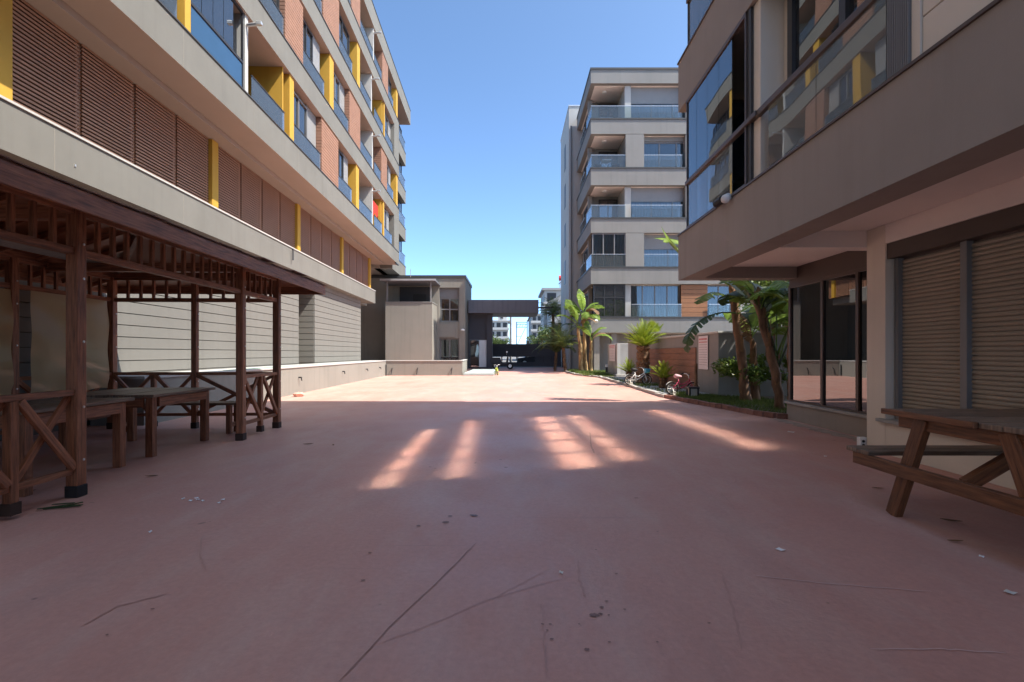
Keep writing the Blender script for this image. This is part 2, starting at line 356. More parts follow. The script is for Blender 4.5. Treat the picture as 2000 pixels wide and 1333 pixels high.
def window(parent, F, s0, s1, z0, z1, n=2, fw=0.05, fmat=None, pane=None, depth=0.06, cur=None, rail=None, room=True):
    """window frame (part) with its panes, curtain and dark room behind (sub-parts)"""
    fm = fmat or frame_grey; mb = MB()
    F.box(mb, s0, s1, 0, depth, z1-fw, z1); F.box(mb, s0, s1, 0, depth, z0, z0+fw)
    w = (s1-s0)/n
    for i in range(n+1):
        c = s0+i*w; a = max(s0, c-fw/2); b = min(s1, c+fw/2)
        if i == 0: b = s0+fw
        if i == n: a = s1-fw
        F.box(mb, a, b, 0.002, depth-0.002, z0+fw, z1-fw)
    if rail: F.box(mb, s0+fw, s1-fw, 0.004, depth-.004, rail-fw/2, rail+fw/2)
    o = mb.build('window', fm, parent)
    for i in range(n):
        a = s0+i*w+(fw if i == 0 else fw/2); b = s0+(i+1)*w-(fw if i == n-1 else fw/2)
        p = MB(); F.box(p, a, b, depth*.45, depth*.45+0.008, z0+fw, z1-fw); p.build('pane', pane or g_win, o)
    if cur:
        for (a, b, cm) in cur: curtain(o, F, s0+(s1-s0)*a+.02, s0+(s1-s0)*b-.02, depth*.45-.10, z0+.03, z1-.04, cm)
    return o
def railing(parent, F, s0, s1, zb, h, n=1, mat=None, top=True, tmat=None, d=0.0, base=True):
    mb = MB(); tm = tmat or frame_dark
    F.box(mb, s0, s1, d-.02, d+.02, zb+h-.03, zb+h)
    if base: F.box(mb, s0, s1, d-.02, d+.02, zb, zb+.03)
    o = mb.build('balcony_railing', tm, parent); w = (s1-s0)/n
    for i in range(n):
        p = MB(); F.box(p, s0+i*w+.006, s0+(i+1)*w-.006, d-.005, d+.005, zb+.031, zb+h-.031); p.build('glass_panel', mat or g_rail, o)
    return o
def yl(px, a):                       # distance along the left block of a point seen at column px on the plane x = -a
    Y = a*950.0/(967.0-px); return Y*(1-0.0347*(px-1000)/950.0)
wood_wall = mk('garden_wall_boards', (0.24, 0.115, 0.07), 0.7, 0.25, 2.5, 0.15, 14, uv=True, stretch=(1.0, 16, 1), rnd=0.06)
SUN_MIRROR = mk('sun_mirror', (0.92, 0.87, 0.79), 0.055, 0.03, 1, 0.0, metal=1.0)  # mirror for unseen panes added to bounce sun into the yard
# ------------------------------------------------------------------ ground
g = MB(); g.box(-600, 600, -80, 900, -1.0, -0.02); structure(g.build('ground', asphalt))
g = MB(); g.box(-9, 30, -22, 42.6, -0.2, 0.0); pavement = structure(g.build('pavement', paving_m))
g = MB(); g.box(-60, 60, 44.0, 54.0, -0.3, -0.012); structure(g.build('road', asphalt))
g = MB(); g.box(-60, 60, 54.0, 58.0, -0.3, 0.10); structure(g.build('far_pavement', concrete))

joint_m = mk('joint_line', (0.24, 0.215, 0.18), .9, .1, 3, 0)
# ------------------------------------------------------------------ left apartment block
LB = thing('apartment_block', 'long grey apartment block with yellow piers, terracotta panels and brown louvres', 'building', (-12, 10, 0), 'L')
Y0, YE = -12.0, 34.0
AF = 6.67
TOP = [4.69, 8.21, 11.21, 14.22, 17.23, 20.31]; BOT = [4.01, 7.37, 10.39, 13.42, 16.42, 19.23]
m = MB(); m.box(-20, -8.25, Y0, YE-.1, 7.38, 19.6); m.box(-20, -8.25, Y0, 31.6, 4.3, 7.38); m.box(-20, -7.9, Y0, 25.5, 0, 4.3); m.box(-20, -12.3, 25.5, 38.5, 0, 6.6)
m.box(-7.9, -7.02, Y0, yl(584, 6.97)-.02, 0, 4.1); m.box(-7.9, -7.02, yl(615, 6.97)+.02, yl(705, 6.97), 0, 4.1)
m.build('wall', plaster, LB)
# clapboards of the ground floor wall
sy = [(Y0, yl(584, 6.97)), (yl(615, 6.97), yl(705, 6.97))]
bh = 0.2145
def board_mesh(name, ln):            # sloped lap board, thicker at its lower edge
    b = MB(); b.prism([(0, 0), (0.042, 0.006), (0.036, bh), (0, bh)], 'y', 0, ln); return b.mesh(name, siding_m)
for (a, b) in sy:
    me = board_mesh('siding_board', b-a)
    for r in range(15): inst('siding_board', me, LB, (-7.02+12, a-10, 0.66+r*0.2245))
a = yl(615, 6.97)
rb = MB(); rb.prism([(0, 0), (-0.042, 0.006), (-0.036, bh), (0, bh)], 'x', 0, 0.86); rme = None
k = MB(); k.v = []
me = bpy.data.meshes.new('siding_return')
rb2 = MB(); rb2.prism([(0, 0), (-0.040, 0.006), (-0.034, bh), (0, bh)], 'x', -7.9, -7.025)
me = rb2.mesh('siding_return', siding_m)
for r in range(15): inst('siding_board', me, LB, (12, a+.02-10, 0.66+r*0.2245))
# bands of the floors, with a dark metal coping
for i in range(6):
    y1 = [yl(733, AF), YE, YE, YE, YE, 38.6][i]
    s = MB(); s.box(-8.4, -AF, Y0, y1, BOT[i]+.0, TOP[i]); s.build('slab_band', plaster, LB)
    if i:
        s = MB(); s.box(-8.3, -AF-.001, Y0, y1-.01, BOT[i]-.004, BOT[i]-.001); s.build('soffit', plaster_soffit, LB)
    c = MB(); c.box(-6.80, -AF+.025, Y0, y1+.02, TOP[i]+.001, TOP[i]+.035); c.build('coping', coping_m if i else plaster_light, LB)
s = MB(); s.box(-8.30, -7.5, Y0, 33.0, 7.22, 7.365); s.build('soffit_step', plaster_soffit, LB)
for i in (0, 1):
    for q in range(10):
        yj = 1.5+q*3.05
        if yj > (26.5 if i == 0 else 33): continue
        s = MB(); s.box(-6.69, -AF+.0015, yj, yj+.010, BOT[i]+.01, TOP[i]-.01); s.build('render_joint', joint_m, LB)
# first floor: piers and louvre panels
pe = [yl(27, 7.85), yl(428, 7.85), yl(588, 7.85), yl(672, 7.85), yl(725, 7.85)]
pe = [pe[0]-5.8*2, pe[0]-5.8]+pe
for e in pe:
    s = MB(); s.box(-7.98, -7.87, e-.30, e, 4.70, 7.21); s.build('pier', yellow, LB)
def louvre(y0, y1):
    f = MB(); f.box(-8.06, -8.0, y0, y0+.05, 4.70, 7.21); f.box(-8.06, -8.0, y1-.05, y1, 4.70, 7.21)
    o = f.build('louvre_panel', louvre_m, LB)
    sl = MB(); z = 4.74
    while z < 7.2:
        sl.hexa([(-8.05, y0+.03, z+.012), (-7.955, y0+.03, z-.012), (-7.955, y1-.03, z-.012), (-8.05, y1-.03, z+.012),
                 (-8.05, y0+.03, z+.026), (-7.955, y0+.03, z+.030), (-7.955, y1-.03, z+.030), (-8.05, y1-.03, z+.026)])
        z += 0.074
    stuff(sl.build('slats', louvre_m, o))
    b = MB(); b.box(-8.2, -8.12, y0, y1, 4.70, 7.21); b.build('backing', frame_brown, o)
ends = pe+[31.6]
for i in range(len(ends)-1):
    a, b = ends[i], ends[i+1]-(.30 if i < len(ends)-2 else 0)
    for q in range(4): louvre(a+(b-a)*q/4+.012, a+(b-a)*(q+1)/4-.012)
# upper floors, element by element
FL = {
 1: [('film',-11.5,-8),('brick',-8,-3.5),('pier',-3.5,-3),('brick',-3,-.5),('brick',-.5,2.3),('refl',2.3,6.8),('brick',6.9,8.6),('win',8.6,354),('pier',354,377),('encl',377,480),('col',483,495),('ybal',495,560),('pier',560,577),('win',577,630),('brick',630,662.5),('win',663,690),('pier',690,703),('bal',703,729),('col',729,732.5),('ybal',733,748),('pier',748,752),('win',752,767)],
 2: [('win',-11,-7),('brick',-7,-4),('win',-4,-1),('pier',-1,-.5),('brick',-.5,2.2),('refl',2.2,6.8),('brick',6.9,8),('bal',8,10.4),('pier',10.4,10.9),('win',10.9,559),('brick',559,594),('win',595,637),('pier',637,654),('win',654,683.5),('brick',684,705),('bal',705,729),('col',729,733),('bal',733,746),('brick',746,757),('win',757,770),('pier',770,778)],
 3: [('brick',-11,-8),('win',-8,-4),('bal',-4,-1),('pier',-1,-.5),('brick',-.5,2.2),('refl',2.2,6.9),('brick',7,8),('win',8,12),('pier',12,12.6),('bal',12.6,15.2),('win',15.2,632.5),('brick',633,664),('win',664,691),('pier',691,705),('bal',705,727),('col',727,733),('ybal',733,750),('pier',750,753),('win',753,771)],
 4: [('brick',-11,-6),('win',-6,-1),('brick',-1,3),('win',3,8),('pier',8,8.6),('bal',8.6,12),('brick',12,14),('win',14,688),('brick',688,705),('bal',705,731),('col',731,733),('bal',733,748),('brick',748,759),('win',759,770),('pier',770,778)],
}
def brick_panel(y0, y1, z0, z1):
    b = MB(); b.box(-8.2, -6.735, y0, y1, z0, z1); z = z0+.02
    while z+.08 < z1:
        b.box(-6.735, -6.705, y0, y1, z, min(z+.104, z1-.004)); b.box(-7.2, -6.71, y0-.018, y0, z, min(z+.104, z1-.004)); z += .122
    return b.build('brick_panel', terracotta, LB)
FX = Face('x', -6.97, 1)
REFL = {1: [(8.70, 9.10, 2.3, 5.9), (9.70, 10.335, 2.4, 6.7)], 2: [(11.30, 12.30, 2.3, 6.7), (12.62, 13.36, 2.4, 6.7)], 3: [(15.55, 16.25, 2.3, 6.8)]}
rnd = random.Random(3)
for fl, els in FL.items():
    z0, z1 = TOP[fl]+.036, BOT[fl+1]-.006
    for (kind, a, b) in els:
        y0 = yl(a, AF) if a > 60 else a; y1 = yl(b, AF) if b > 60 else b
        if kind == 'brick': brick_panel(y0+.02, y1, z0, z1)
        elif kind == 'pier':
            s = MB(); s.box(-8.24, -6.72, y1-min(.5, (y1-y0)*.5), y1, z0, z1); s.build('pier', yellow, LB)
        elif kind == 'col':
            s = MB(); s.box(-8.24, -6.73, y0, y0+.16, z0, z1); s.build('partition', plaster_light, LB)
            s = MB(); s.tube([(-6.9, y0+.08, z1-.28), (-6.30, y0+.04, z1-.22)], .05, 8); s.box(-6.45, -6.30, y0-.01, y0+.09, z1-.27, z1-.18); s.build('awning_arm', alu, LB, bevel=.01)
        elif kind in ('bal', 'ybal'):
            railing(LB, Face('x', -6.74, 1), y0+.02, y1-.02, z0, .70, 1, g_rail)
            window(LB, Face('x', -8.24, 1), y0+.3, y1-.2, z0+.02, z0+2.0, 2, .06, frame_dark, g_win)
            if kind == 'ybal':
                s = MB(); s.box(-8.24, -6.78, y1-.06, y1-.0, z0, z1-.002); s.box(-8.24, -8.2, y0, y1-.07, z0+2.02, z1-.003); s.build('yellow_wall', yellow, LB)
        elif kind == 'refl':         # unseen mirror panes, placed and sized to throw sun patches onto the floor
            s = MB(); s.box(-8.2, -6.99, y0, y1, z0, z1); s.build('wall_panel', plaster, LB)
            for (a0, a1, u0, u1) in REFL[fl]: window(LB, FX, u0, u1, a0-.05, min(a1+.05, z1-.01), 5, .05, frame_grey, SUN_MIRROR, .10)
        elif kind == 'film':  # mirror panes behind the camera, added to bounce sun as fill
            s = MB(); s.box(-8.2, -6.99, y0, y1, z0, z1); s.build('wall_panel', plaster, LB)
            n = max(1, round((y1-y0)/.8)); w = window(LB, FX, y0+.02, y1-.02, z0+.02, z1-.3, n, .05, frame_grey, SUN_MIRROR, .10)
        elif kind == 'win':
            s = MB(); s.box(-8.2, -6.99, y0, y1, z0, z1); s.build('wall_panel', plaster, LB)
            L_ = y1-y0; sp = y0+L_*rnd.choice([.55, .62, 1.0])
            n = max(2, round((sp-y0)/.9)); wz = z1-.18
            w = window(LB, FX, y0+.03, sp-.02, z0+.02, wz, n, .06, frame_dark if rnd.random() < .5 else frame_grey, g_refl, .10, cur=None)
            b_ = MB(); b_.box(-6.985, -6.975, y0+.08, sp-.07, z0+.06, wz-.05); b_.build('room', room_dark, w)
            if rnd.random() < .7: 
                b_ = MB(); b_.box(-6.972, -6.962, y0+.1, y0+.1+(sp-y0)*rnd.uniform(.25, .6), z0+.07, wz-.06); b_.build('curtain', curtain_m, w)
            if sp < y1-.2:
                s = MB(); F2 = FX; z = z0+.03
                while z < z1-.06: F2.box(s, sp+.01, y1-.02, 0, .05, z, z+.048); z += .052
                s.build('roller_shutter', shutter_m, LB)
            railing(LB, Face('x', -6.74, 1), y0+.03, y1-.03, z0, .70, max(1, round(L_/2.2)))
        elif kind == 'encl':
            s = MB(); s.box(-8.2, -8.0, y0, y1, z0, z1); s.build('room', room_dark, LB)
            F3 = Face('x', -6.76, 1); w = (y1-y0); o = MB(); F3.box(o, y0, y1, -.03, .03, z0+.74, z0+.80); F3.box(o, y0, y1, -.03, .03, z0, z0+.04); F3.box(o, y0, y1, -.03, .03, z1-.06, z1)
            F3.box(o, y0, y0+.03, -.029, .029, z0+.04, z1-.06); F3.box(o, y1-.03, y1, -.029, .029, z0+.04, z1-.06); o = o.build('balcony_enclosure', frame_dark, LB)
            for q in range(5):
                if q == 4: continue
                p = MB(); F3.box(p, y0+w*q/5+.01, y0+w*(q+1)/5-.01, -.005, .005, z0+.81, z1-.07); p.build('pane', g_refl, o)
            p = MB(); F3.box(p, y0+.01, y1-.01, -.005, .005, z0+.045, z0+.735); p.build('glass_panel', bluefilm, o)
# framed end of the long balconies, floors 2+3 and 4
for (za, zb) in ((TOP[1]+.04, BOT[2]-.002), (TOP[3]+.04, BOT[4]-.002)):
    s = MB(); s.box(-8.24, -6.672, yl(770, AF), YE-.003, za, zb); s.build('end_column', plaster, LB)
# set-back far bay with glazed corners
s = MB(); s.box(-20, -8.0, YE-.09, 39.0, 7.12, 20.2); s.build('far_bay_wall', plaster_dark, LB)
for i in range(1, 5):
    s = MB(); s.box(-8.4, -7.14, YE+.01, 39.15, BOT[i]-.25, TOP[i]-.1); s.build('slab_band', plaster, LB)
    s = MB(); s.box(-8.4, -7.12, YE+.012, 39.17, TOP[i]-.098, TOP[i]-.06); s.build('coping', coping_m, LB)
    w = window(LB, Face('x', -7.5, 1), YE+1.0, 39.0, TOP[i]+.0, BOT[i+1]-.27, 4, .06, frame_dark, g_refl, .08)
    railing(LB, Face('x', -7.18, 1), YE+1.2, 39.1, TOP[i]-.06, .85, 2, g_rail)
s = MB(); s.box(-6.76, -6.64, 33.0, 33.9, 7.30, 7.365); s.build('soffit_vent', coping_m, LB)
s = MB(); s.tube([(-6.63, yl(568, AF), 4.62), (-6.60, yl(568, AF), 4.66), (-6.60, yl(568, AF), 4.28)], .022, 6); s.build('drain_pipe', black_m, LB)
s = MB(); yb = yl(146, AF); s.box(-6.67, -6.655, yb-.012, yb+.012, 4.21, 4.245); s.build('bracket', alu, LB)

# red washing on the far balcony
s = MB(); s.open = True
yb = yl(741, AF)
for j in range(6):
    yy = yb-1.0+j*.36; s.poly([(-6.95, yy, 9.95), (-6.95, yy+.30, 9.97), (-6.93, yy+.27, 9.35-.2*(j % 2)), (-6.96, yy+.03, 9.42-.2*(j % 3))])
tag(s.build('washing', red_m, None, org=(-6.95, yb, 9.3), frame='L'), 'red washing hung up on the far balcony of the grey block', 'washing')

# ------------------------------------------------------------------ planter wall
PL = thing('planter', 'low grey plastered planter wall with pale coping along the left block', 'planter', (-6.3, 18, 0), 'L')
m = MB(); m.box(-6.95, -6.05, 8.6, 27.2, 0, .80); m.box(-6.05, -1.82, 27.2, 27.36, 0, .80); m.box(-1.98, -1.82, 27.36, 31.5, 0, .80); m.build('wall', plaster_annex, PL)
m = MB(); m.box(-6.95, -6.02, 8.57, 27.16, .801, .85); m.box(-6.02, -1.79, 27.16, 27.40, .801, .85); m.box(-2.0, -1.79, 27.4, 31.5, .801, .85); m.build('coping', plaster_light, PL, bevel=.01)
m = MB(); m.box(-6.30, -6.14, 11.5, 24, .85, .858); stuff(m.build('green_netting', mk('green_net', (.16, .27, .19), .8, .5, 5, .3, 30), PL))
for (x, y, z) in ((-6.05, 15.2, .5), (-6.05, 19.5, .52), (-6.05, 23.0, .5), (-6.05, 25.6, .5)):
    m = MB(); m.tube([(x, y, z), (x+.10, y, z)], .022, 8); m.tube([(x+.08, y, z), (x+.10, y, z-.10)], .018, 8); m.build('spout', black_m, PL)
for x in (-5.7, -4.3, -2.4):
    m = MB(); m.tube([(x, 27.2, .42), (x, 27.12, .40), (x-.05, 27.10, .05)], .022, 8); m.build('drain_pipe', black_m, PL)
m = MB(); m.tube([(-6.0, 27.0, .62), (-6.0, 27.0, 0)], .03, 8); m.build('drain_pipe', black_m, PL)

# lump of pinkish rubble at the foot of the planter
def lump(name, label, cat, loc, size, mat, seed):
    rr = random.Random(seed); b = MB(); n, mm = 8, 5
    for i in range(mm+1):
        for j in range(n):
            th = math.pi*i/mm; ph = 2*math.pi*j/n; q = rr.uniform(.8, 1.15)
            b.v.append((loc[0]+size[0]*math.sin(th)*math.cos(ph)*q, loc[1]+size[1]*math.sin(th)*math.sin(ph)*q, loc[2]+size[2]*(.9+math.cos(th)*q)))
    for i in range(mm):
        for j in range(n): b.face((i*n+j, i*n+(j+1) % n, (i+1)*n+(j+1) % n, (i+1)*n+j))
    return tag(b.build(name, mat, None, org=loc), label, cat)
lump('rubble_lump', 'small pink lump of rubble lying against the foot of the planter wall', 'rubble', (-6.15, 14.0, 0), (.17, .13, .07), mk('pink_rubble', (.6, .36, .28), .9, .2, 6, .4, 20), 4)

# ------------------------------------------------------------------ gazebo
GZ = thing('gazebo', 'dark brown wooden gazebo with lattice frieze and cross-braced railings', 'gazebo', (-5.0, 5.75, 0), 'L')
XF, XB, XM = -3.65, -6.33, -4.99
GY = [3.22, 4.37, 7.12, 8.27]; BY = [3.22, 4.9, 6.6, 8.27]
def post(x, y, w=.100, foot=True):
    b = MB(); b.bar((x, y, .10), (x, y, 2.52), w, w, (0, 1, 0)); o = b.build('post', wood, GZ, bevel=.008)
    if foot:
        for z_ in (.32, .78, 1.35, 1.9, 2.2):
            k = MB(); k.tube([(x+w/2-.002, y+.015, z_), (x+w/2+.006, y+.015, z_)], .011, 8); k.build('bolt', alu, o)
        f = MB(); f.box(x-w*.56, x+w*.56, y-w*.56, y+w*.56, 0, .102 if abs(y-4.37) < .01 else .101); f.build('foot', rubber if abs(y-4.37) < .01 and x > -4 else shoe_m, o, bevel=.008)
for y in GY: post(XF, y)
for y in BY: post(XB, y)
for y in (3.22, 8.27): post(XM, y, .085)
def beamP(name, p, q, w, h, par=None, mat=None, bvl=.004):
    b = MB(); b.bar(p, q, w, h); return b.build(name, mat or wood, par or GZ, bevel=bvl)
for x in (XF, XB): beamP('beam', (x, 3.0, 2.56), (x, 8.5, 2.56), .10, .12)
for y in (3.22, 8.27): beamP('beam', (XB-.2, y, 2.55), (XF+.2, y, 2.55), .09, .11)
for y in (4.37, 7.12): beamP('tie_beam', (XB, y, 2.47), (XF, y, 2.47), .09, .12)
bal_me = {}
def frieze(p, q, n):
    d = Vector(q)-Vector(p); L_ = d.length; dn = d.normalized()
    a, b = Vector(p)+dn*.05, Vector(q)-dn*.05
    beamP('frieze_rail', (a.x, a.y, 2.13), (b.x, b.y, 2.13), .055, .065)
    beamP('frieze_rail', (a.x, a.y, 2.475), (b.x, b.y, 2.475), .05, .05)
    if 'm' not in bal_me:
        k = MB(); k.bar((0, 0, 0), (0, 0, .285), .036, .036, (0, 1, 0)); bal_me['m'] = k.mesh('baluster', wood)
    for i in range(n):
        c = a+(b-a)*(i+1)/(n+1); inst('baluster', bal_me['m'], GZ, (c.x+5.0, c.y-5.75, 2.164))
def rail_bay(p, q, mid=True, zt=.91, zl=.23):
    d = Vector(q)-Vector(p); dn = d.normalized(); a, b = Vector(p)+dn*.05, Vector(q)-dn*.05
    beamP('top_rail', (a.x, a.y, zt), (b.x, b.y, zt), .065, .05)
    beamP('bottom_rail', (a.x, a.y, zl), (b.x, b.y, zl), .045, .05)
    parts_ = [(a, b)]
    if mid:
        c = (a+b)/2; k = MB(); k.bar((c.x, c.y, .12), (c.x, c.y, zt-.026), .065, .065, (0, 1, 0)); o = k.build('rail_post', wood, GZ, bevel=.004)
        f = MB(); f.box(c.x-.042, c.x+.042, c.y-.042, c.y+.042, .03, .121); f.build('foot', shoe_m, o)
        parts_ = [(a, c-dn*.045), (c+dn*.045, b)]
    for (u, v) in parts_:
        nrm = Vector((-dn.y, dn.x, 0))*.021
        beamP('brace', (u.x+nrm.x, u.y+nrm.y, zl+.03), (v.x+nrm.x, v.y+nrm.y, zt-.03), .030, .052)
        beamP('brace', (u.x-nrm.x, u.y-nrm.y, zt-.03), (v.x-nrm.x, v.y-nrm.y, zl+.03), .04, .06)
frieze((XF, GY[0], 0), (XF, GY[1], 0), 5); frieze((XF, GY[1], 0), (XF, GY[2], 0), 14); frieze((XF, GY[2], 0), (XF, GY[3], 0), 5)
for i in range(3): frieze((XB, BY[i], 0), (XB, BY[i+1], 0), 7)
for y in (3.22, 8.27): frieze((XB, y, 0), (XM, y, 0), 5); frieze((XM, y, 0), (XF, y, 0), 5)
rail_bay((XF, GY[0], 0), (XF, GY[1], 0)); rail_bay((XF, GY[2], 0), (XF, GY[3], 0))
for i in range(3): rail_bay((XB, BY[i], 0), (XB, BY[i+1], 0))
for y in (3.22, 8.27): rail_bay((XB, y, 0), (XM, y, 0)); rail_bay((XM, y, 0), (XF, y, 0), y < 4)
# hipped roof
ex0, ex1, ey0, ey1, ez, rz_ = -6.88, -3.10, 2.55, 8.93, 2.44, 3.02
r0, r1 = (XM, 4.5, rz_), (XM, 7.0, rz_)
c = [(ex0, ey0, ez), (ex1, ey0, ez), (ex1, ey1, ez), (ex0, ey1, ez)]
def off(p, d): return (p[0], p[1], p[2]+d)
def shell(d, name, mat):
    b = MB()
    def slab_(pts): b.hexa(pts+[off(p, .022) for p in pts])
    C = [off(p, d) for p in c]; A, B = off(r0, d), off(r1, d)
    slab_([C[1], C[2], B, A]); slab_([C[3], C[0], A, B]); slab_([C[0], C[1], A, off(r0, d)]); slab_([C[2], C[3], B, off(r1, d)])
    return b.build(name, mat, GZ)
shell(0.0, 'roof_boards', wood); shell(0.024, 'roof_covering', shingle_m)
n = 24
for i in range(n):
    y = ey0+.2+(ey1-ey0-.4)*i/(n-1); t = min(1, max(0, (y-ey0)/(r0[1]-ey0)), (ey1-y)/(ey1-r1[1])); t = min(t, 1)
    for sgn, ex in ((1, ex1), (-1, ex0)):
        if i % 2 and sgn < 0: continue
        if i % 2: continue
        xi = ex+(XM-ex)*t*.98; zi = ez+(rz_-ez)*t*.98
        beamP('rafter', (ex-sgn*.03, y, ez-.05), (xi, y, zi-.05), .05, .08)
for (x, y) in ((ex1, ey0), (ex1, ey1), (ex0, ey0), (ex0, ey1)):
    rr = r0 if y == ey0 else r1
    beamP('hip_rafter', (x+(.03 if x < XM else -.03), y, ez-.05), (rr[0], rr[1], rz_-.06), .06, .10)
beamP('ridge_beam', (XM, 4.4, rz_-.06), (XM, 7.1, rz_-.06), .06, .12)
beamP('fascia', (ex1+.013, ey0, ez-.055), (ex1+.013, ey1, ez-.055), .026, .15); beamP('fascia', (ex0-.013, ey0, ez-.055), (ex0-.013, ey1, ez-.055), .026, .15)
beamP('fascia', (ex0, ey0-.013, ez-.055), (ex1, ey0-.013, ez-.055), .026, .15); beamP('fascia', (ex0, ey1+.013, ez-.055), (ex1, ey1+.013, ez-.055), .026, .15)
rr = random.Random(5)
y = ey0
while y < ey1-.1:
    w = rr.uniform(.16, .36); lift = rr.uniform(.0, .010); ov = rr.uniform(.028, .040)
    if y > 6.0 and rr.random() < .45: lift += rr.uniform(.005, .03); ov += rr.uniform(0, .04)
    b = MB(); dz = rr.uniform(-.006, .006)
    b.hexa([(ex1-.22, y, ez+.085), (ex1+ov, y, ez+.034+lift), (ex1+ov, y+w, ez+.034+lift+dz), (ex1-.22, y+w, ez+.085),
            (ex1-.22, y, ez+.094), (ex1+ov, y, ez+.042+lift), (ex1+ov, y+w, ez+.042+lift+dz), (ex1-.22, y+w, ez+.094)])
    b.build('shingle', shingle_m, GZ); y += w+rr.uniform(.0, .012)
# rolled reed blind lying on the tie beam
RB = thing('rolled_blind', 'pale slatted blind stored flat under the gazebo roof', 'blind', (-5.7, 4.9, 2.53), 'L')
for q in range(4):
    b = MB(); b.bar((-5.86+q*.09, 3.9, 2.549), (-5.86+q*.09, 7.3, 2.549), .08, .035); b.build('slat', concrete, RB)
# clear film hung in two bays of the back
def sheet(y0, y1, z0, z1, label):
    b = MB(); b.open = True; n_, m_ = 14, 18; rr = random.Random(int(y0*10))
    for j in range(m_+1):
        for i in range(n_+1):
            u, v = i/n_, j/m_; e = .012*math.sin(v*9+1)*(u > .9)+.02*math.sin(u*11)*(v < .06)
            b.v.append((XB+.095+.012*math.sin(u*7+v*3)+.008*math.sin(v*13+u*5), y0+(y1-y0)*u+e, z0+(z1-z0)*v+.02*math.sin(u*9)*(j == 0)))
    for j in range(m_):
        for i in range(n_): k = j*(n_+1)+i; b.face((k, k+1, k+n_+2, k+n_+1))
    return tag(b.build('plastic_sheet', sheet_m, None, smooth=True, org=(XB+.1, (y0+y1)/2, z0), frame='L'), label, 'plastic sheet', 'clear sheets hung in the gazebo')
sheet(6.75, 8.06, .68, 2.09, 'cream see-through plastic sheet hung in the back bay beside the far corner post')
sheet(5.0, 6.5, .70, 2.07, 'cream see-through plastic sheet hung in the middle bay behind the near table')

# tables and benches in the gazebo
def table(name, label, x0, x1, y0, y1, zt):
    T = thing(name, label, 'table', ((x0+x1)/2, (y0+y1)/2, 0), 'L', 'wooden tables in the gazebo')
    n = 8; w = (y1-y0)/n
    n = 9; w = (x1-x0)/n
    for i in range(n):
        b = MB(); xx = x0+w*(i+.5); b.bar((xx, y0, zt-.016+.002*(i % 3)), (xx, y1, zt-.016+.002*(i % 3)), w-.006, .034); b.build('plank', wood_top, T, bevel=.004)
    for (px, py) in ((x0+.12, y0+.1), (x1-.10, y0+.1), (x0+.12, y1-.1), (x1-.10, y1-.1)):
        b = MB(); b.bar((px, py, 0), (px, py, zt-.036), .085, .085, (0, 1, 0)); b.build('leg', wood, T, bevel=.006)
    for (p, q) in (((x0+.18, y0+.06), (x1-.16, y0+.06)), ((x0+.18, y1-.06), (x1-.16, y1-.06)), ((x0+.09, y0+.16), (x0+.09, y1-.16)), ((x1-.06, y0+.16), (x1-.06, y1-.16))):
        b = MB(); b.bar((p[0], p[1], zt-.095), (q[0], q[1], zt-.095), .04, .115); b.build('apron', wood, T, bevel=.004)
    return T
table('dining_table', 'square wooden table nearest the opening between the front posts', -5.28, -4.05, 5.92, 7.20, .75)
table('dining_table', 'square wooden table behind the near cross-braced railing and front post', -5.35, -4.02, 4.30, 5.58, .75)
def bench(label, p, q, w=.34, z=.48):
    d = (Vector(q)-Vector(p)).normalized(); nrm = Vector((-d.y, d.x, 0))
    B = thing('bench', label, 'bench', ((p[0]+q[0])/2, (p[1]+q[1])/2, 0), 'L', 'wooden benches in the gazebo')
    for k in (-1, 0, 1):
        o = nrm*k*(w/3); b = MB(); b.bar((p[0]+o.x, p[1]+o.y, z-.018), (q[0]+o.x, q[1]+o.y, z-.018), w/3-.008, .036); b.build('plank', wood_top, B, bevel=.004)
    for e in (Vector(p)+d*.18, Vector(q)-d*.18):
        for s_ in (-1, 1):
            o = nrm*s_*(w*.33); b = MB(); b.bar((e.x+o.x, e.y+o.y, 0), (e.x+o.x, e.y+o.y, z-.037), .07, .07, (0, 1, 0)); b.build('leg', wood, B, bevel=.004)
        b = MB(); u, v = e-nrm*(w*.33-.046), e+nrm*(w*.33-.046); b.bar((u.x, u.y, .13), (v.x, v.y, .13), .05, .06); b.build('stretcher', wood, B)
bench('narrow wooden bench along the far end railing of the gazebo', (-6.0, 7.82, 0), (-3.95, 7.82, 0))
bench('narrow wooden bench along the back railing behind the tables', (-5.98, 3.7, 0), (-5.98, 7.3, 0))
bench('narrow wooden bench by the near end railing', (-5.7, 3.55, 0), (-4.0, 3.55, 0))
# ------------------------------------------------------------------ right apartment block
RBK = thing('apartment_block', 'dark grey apartment block on the right with glazed balconies over a deep overhang', 'building', (8, -5, 0), 'R')
RF, RW, RG, RE = 3.05, 4.53, 5.15, 9.3
RY0 = -22
tops = [(2.63, 3.47), (5.83, 6.74), (9.1, 10.0), (12.35, 13.2), (15.2, 15.55)]
m = MB(); m.box(5.4, 14, RY0, 9.1, .0, 2.84); m.box(RW+.25, 5.4, RY0, 6.35, 0, 2.84)
m.box(3.5, 14, RY0, 9.0, 6.742, 15.4); m.box(4.6, 14, RY0, 9.0, 3.472, 5.828); m.build('wall', plaster_dark, RBK)
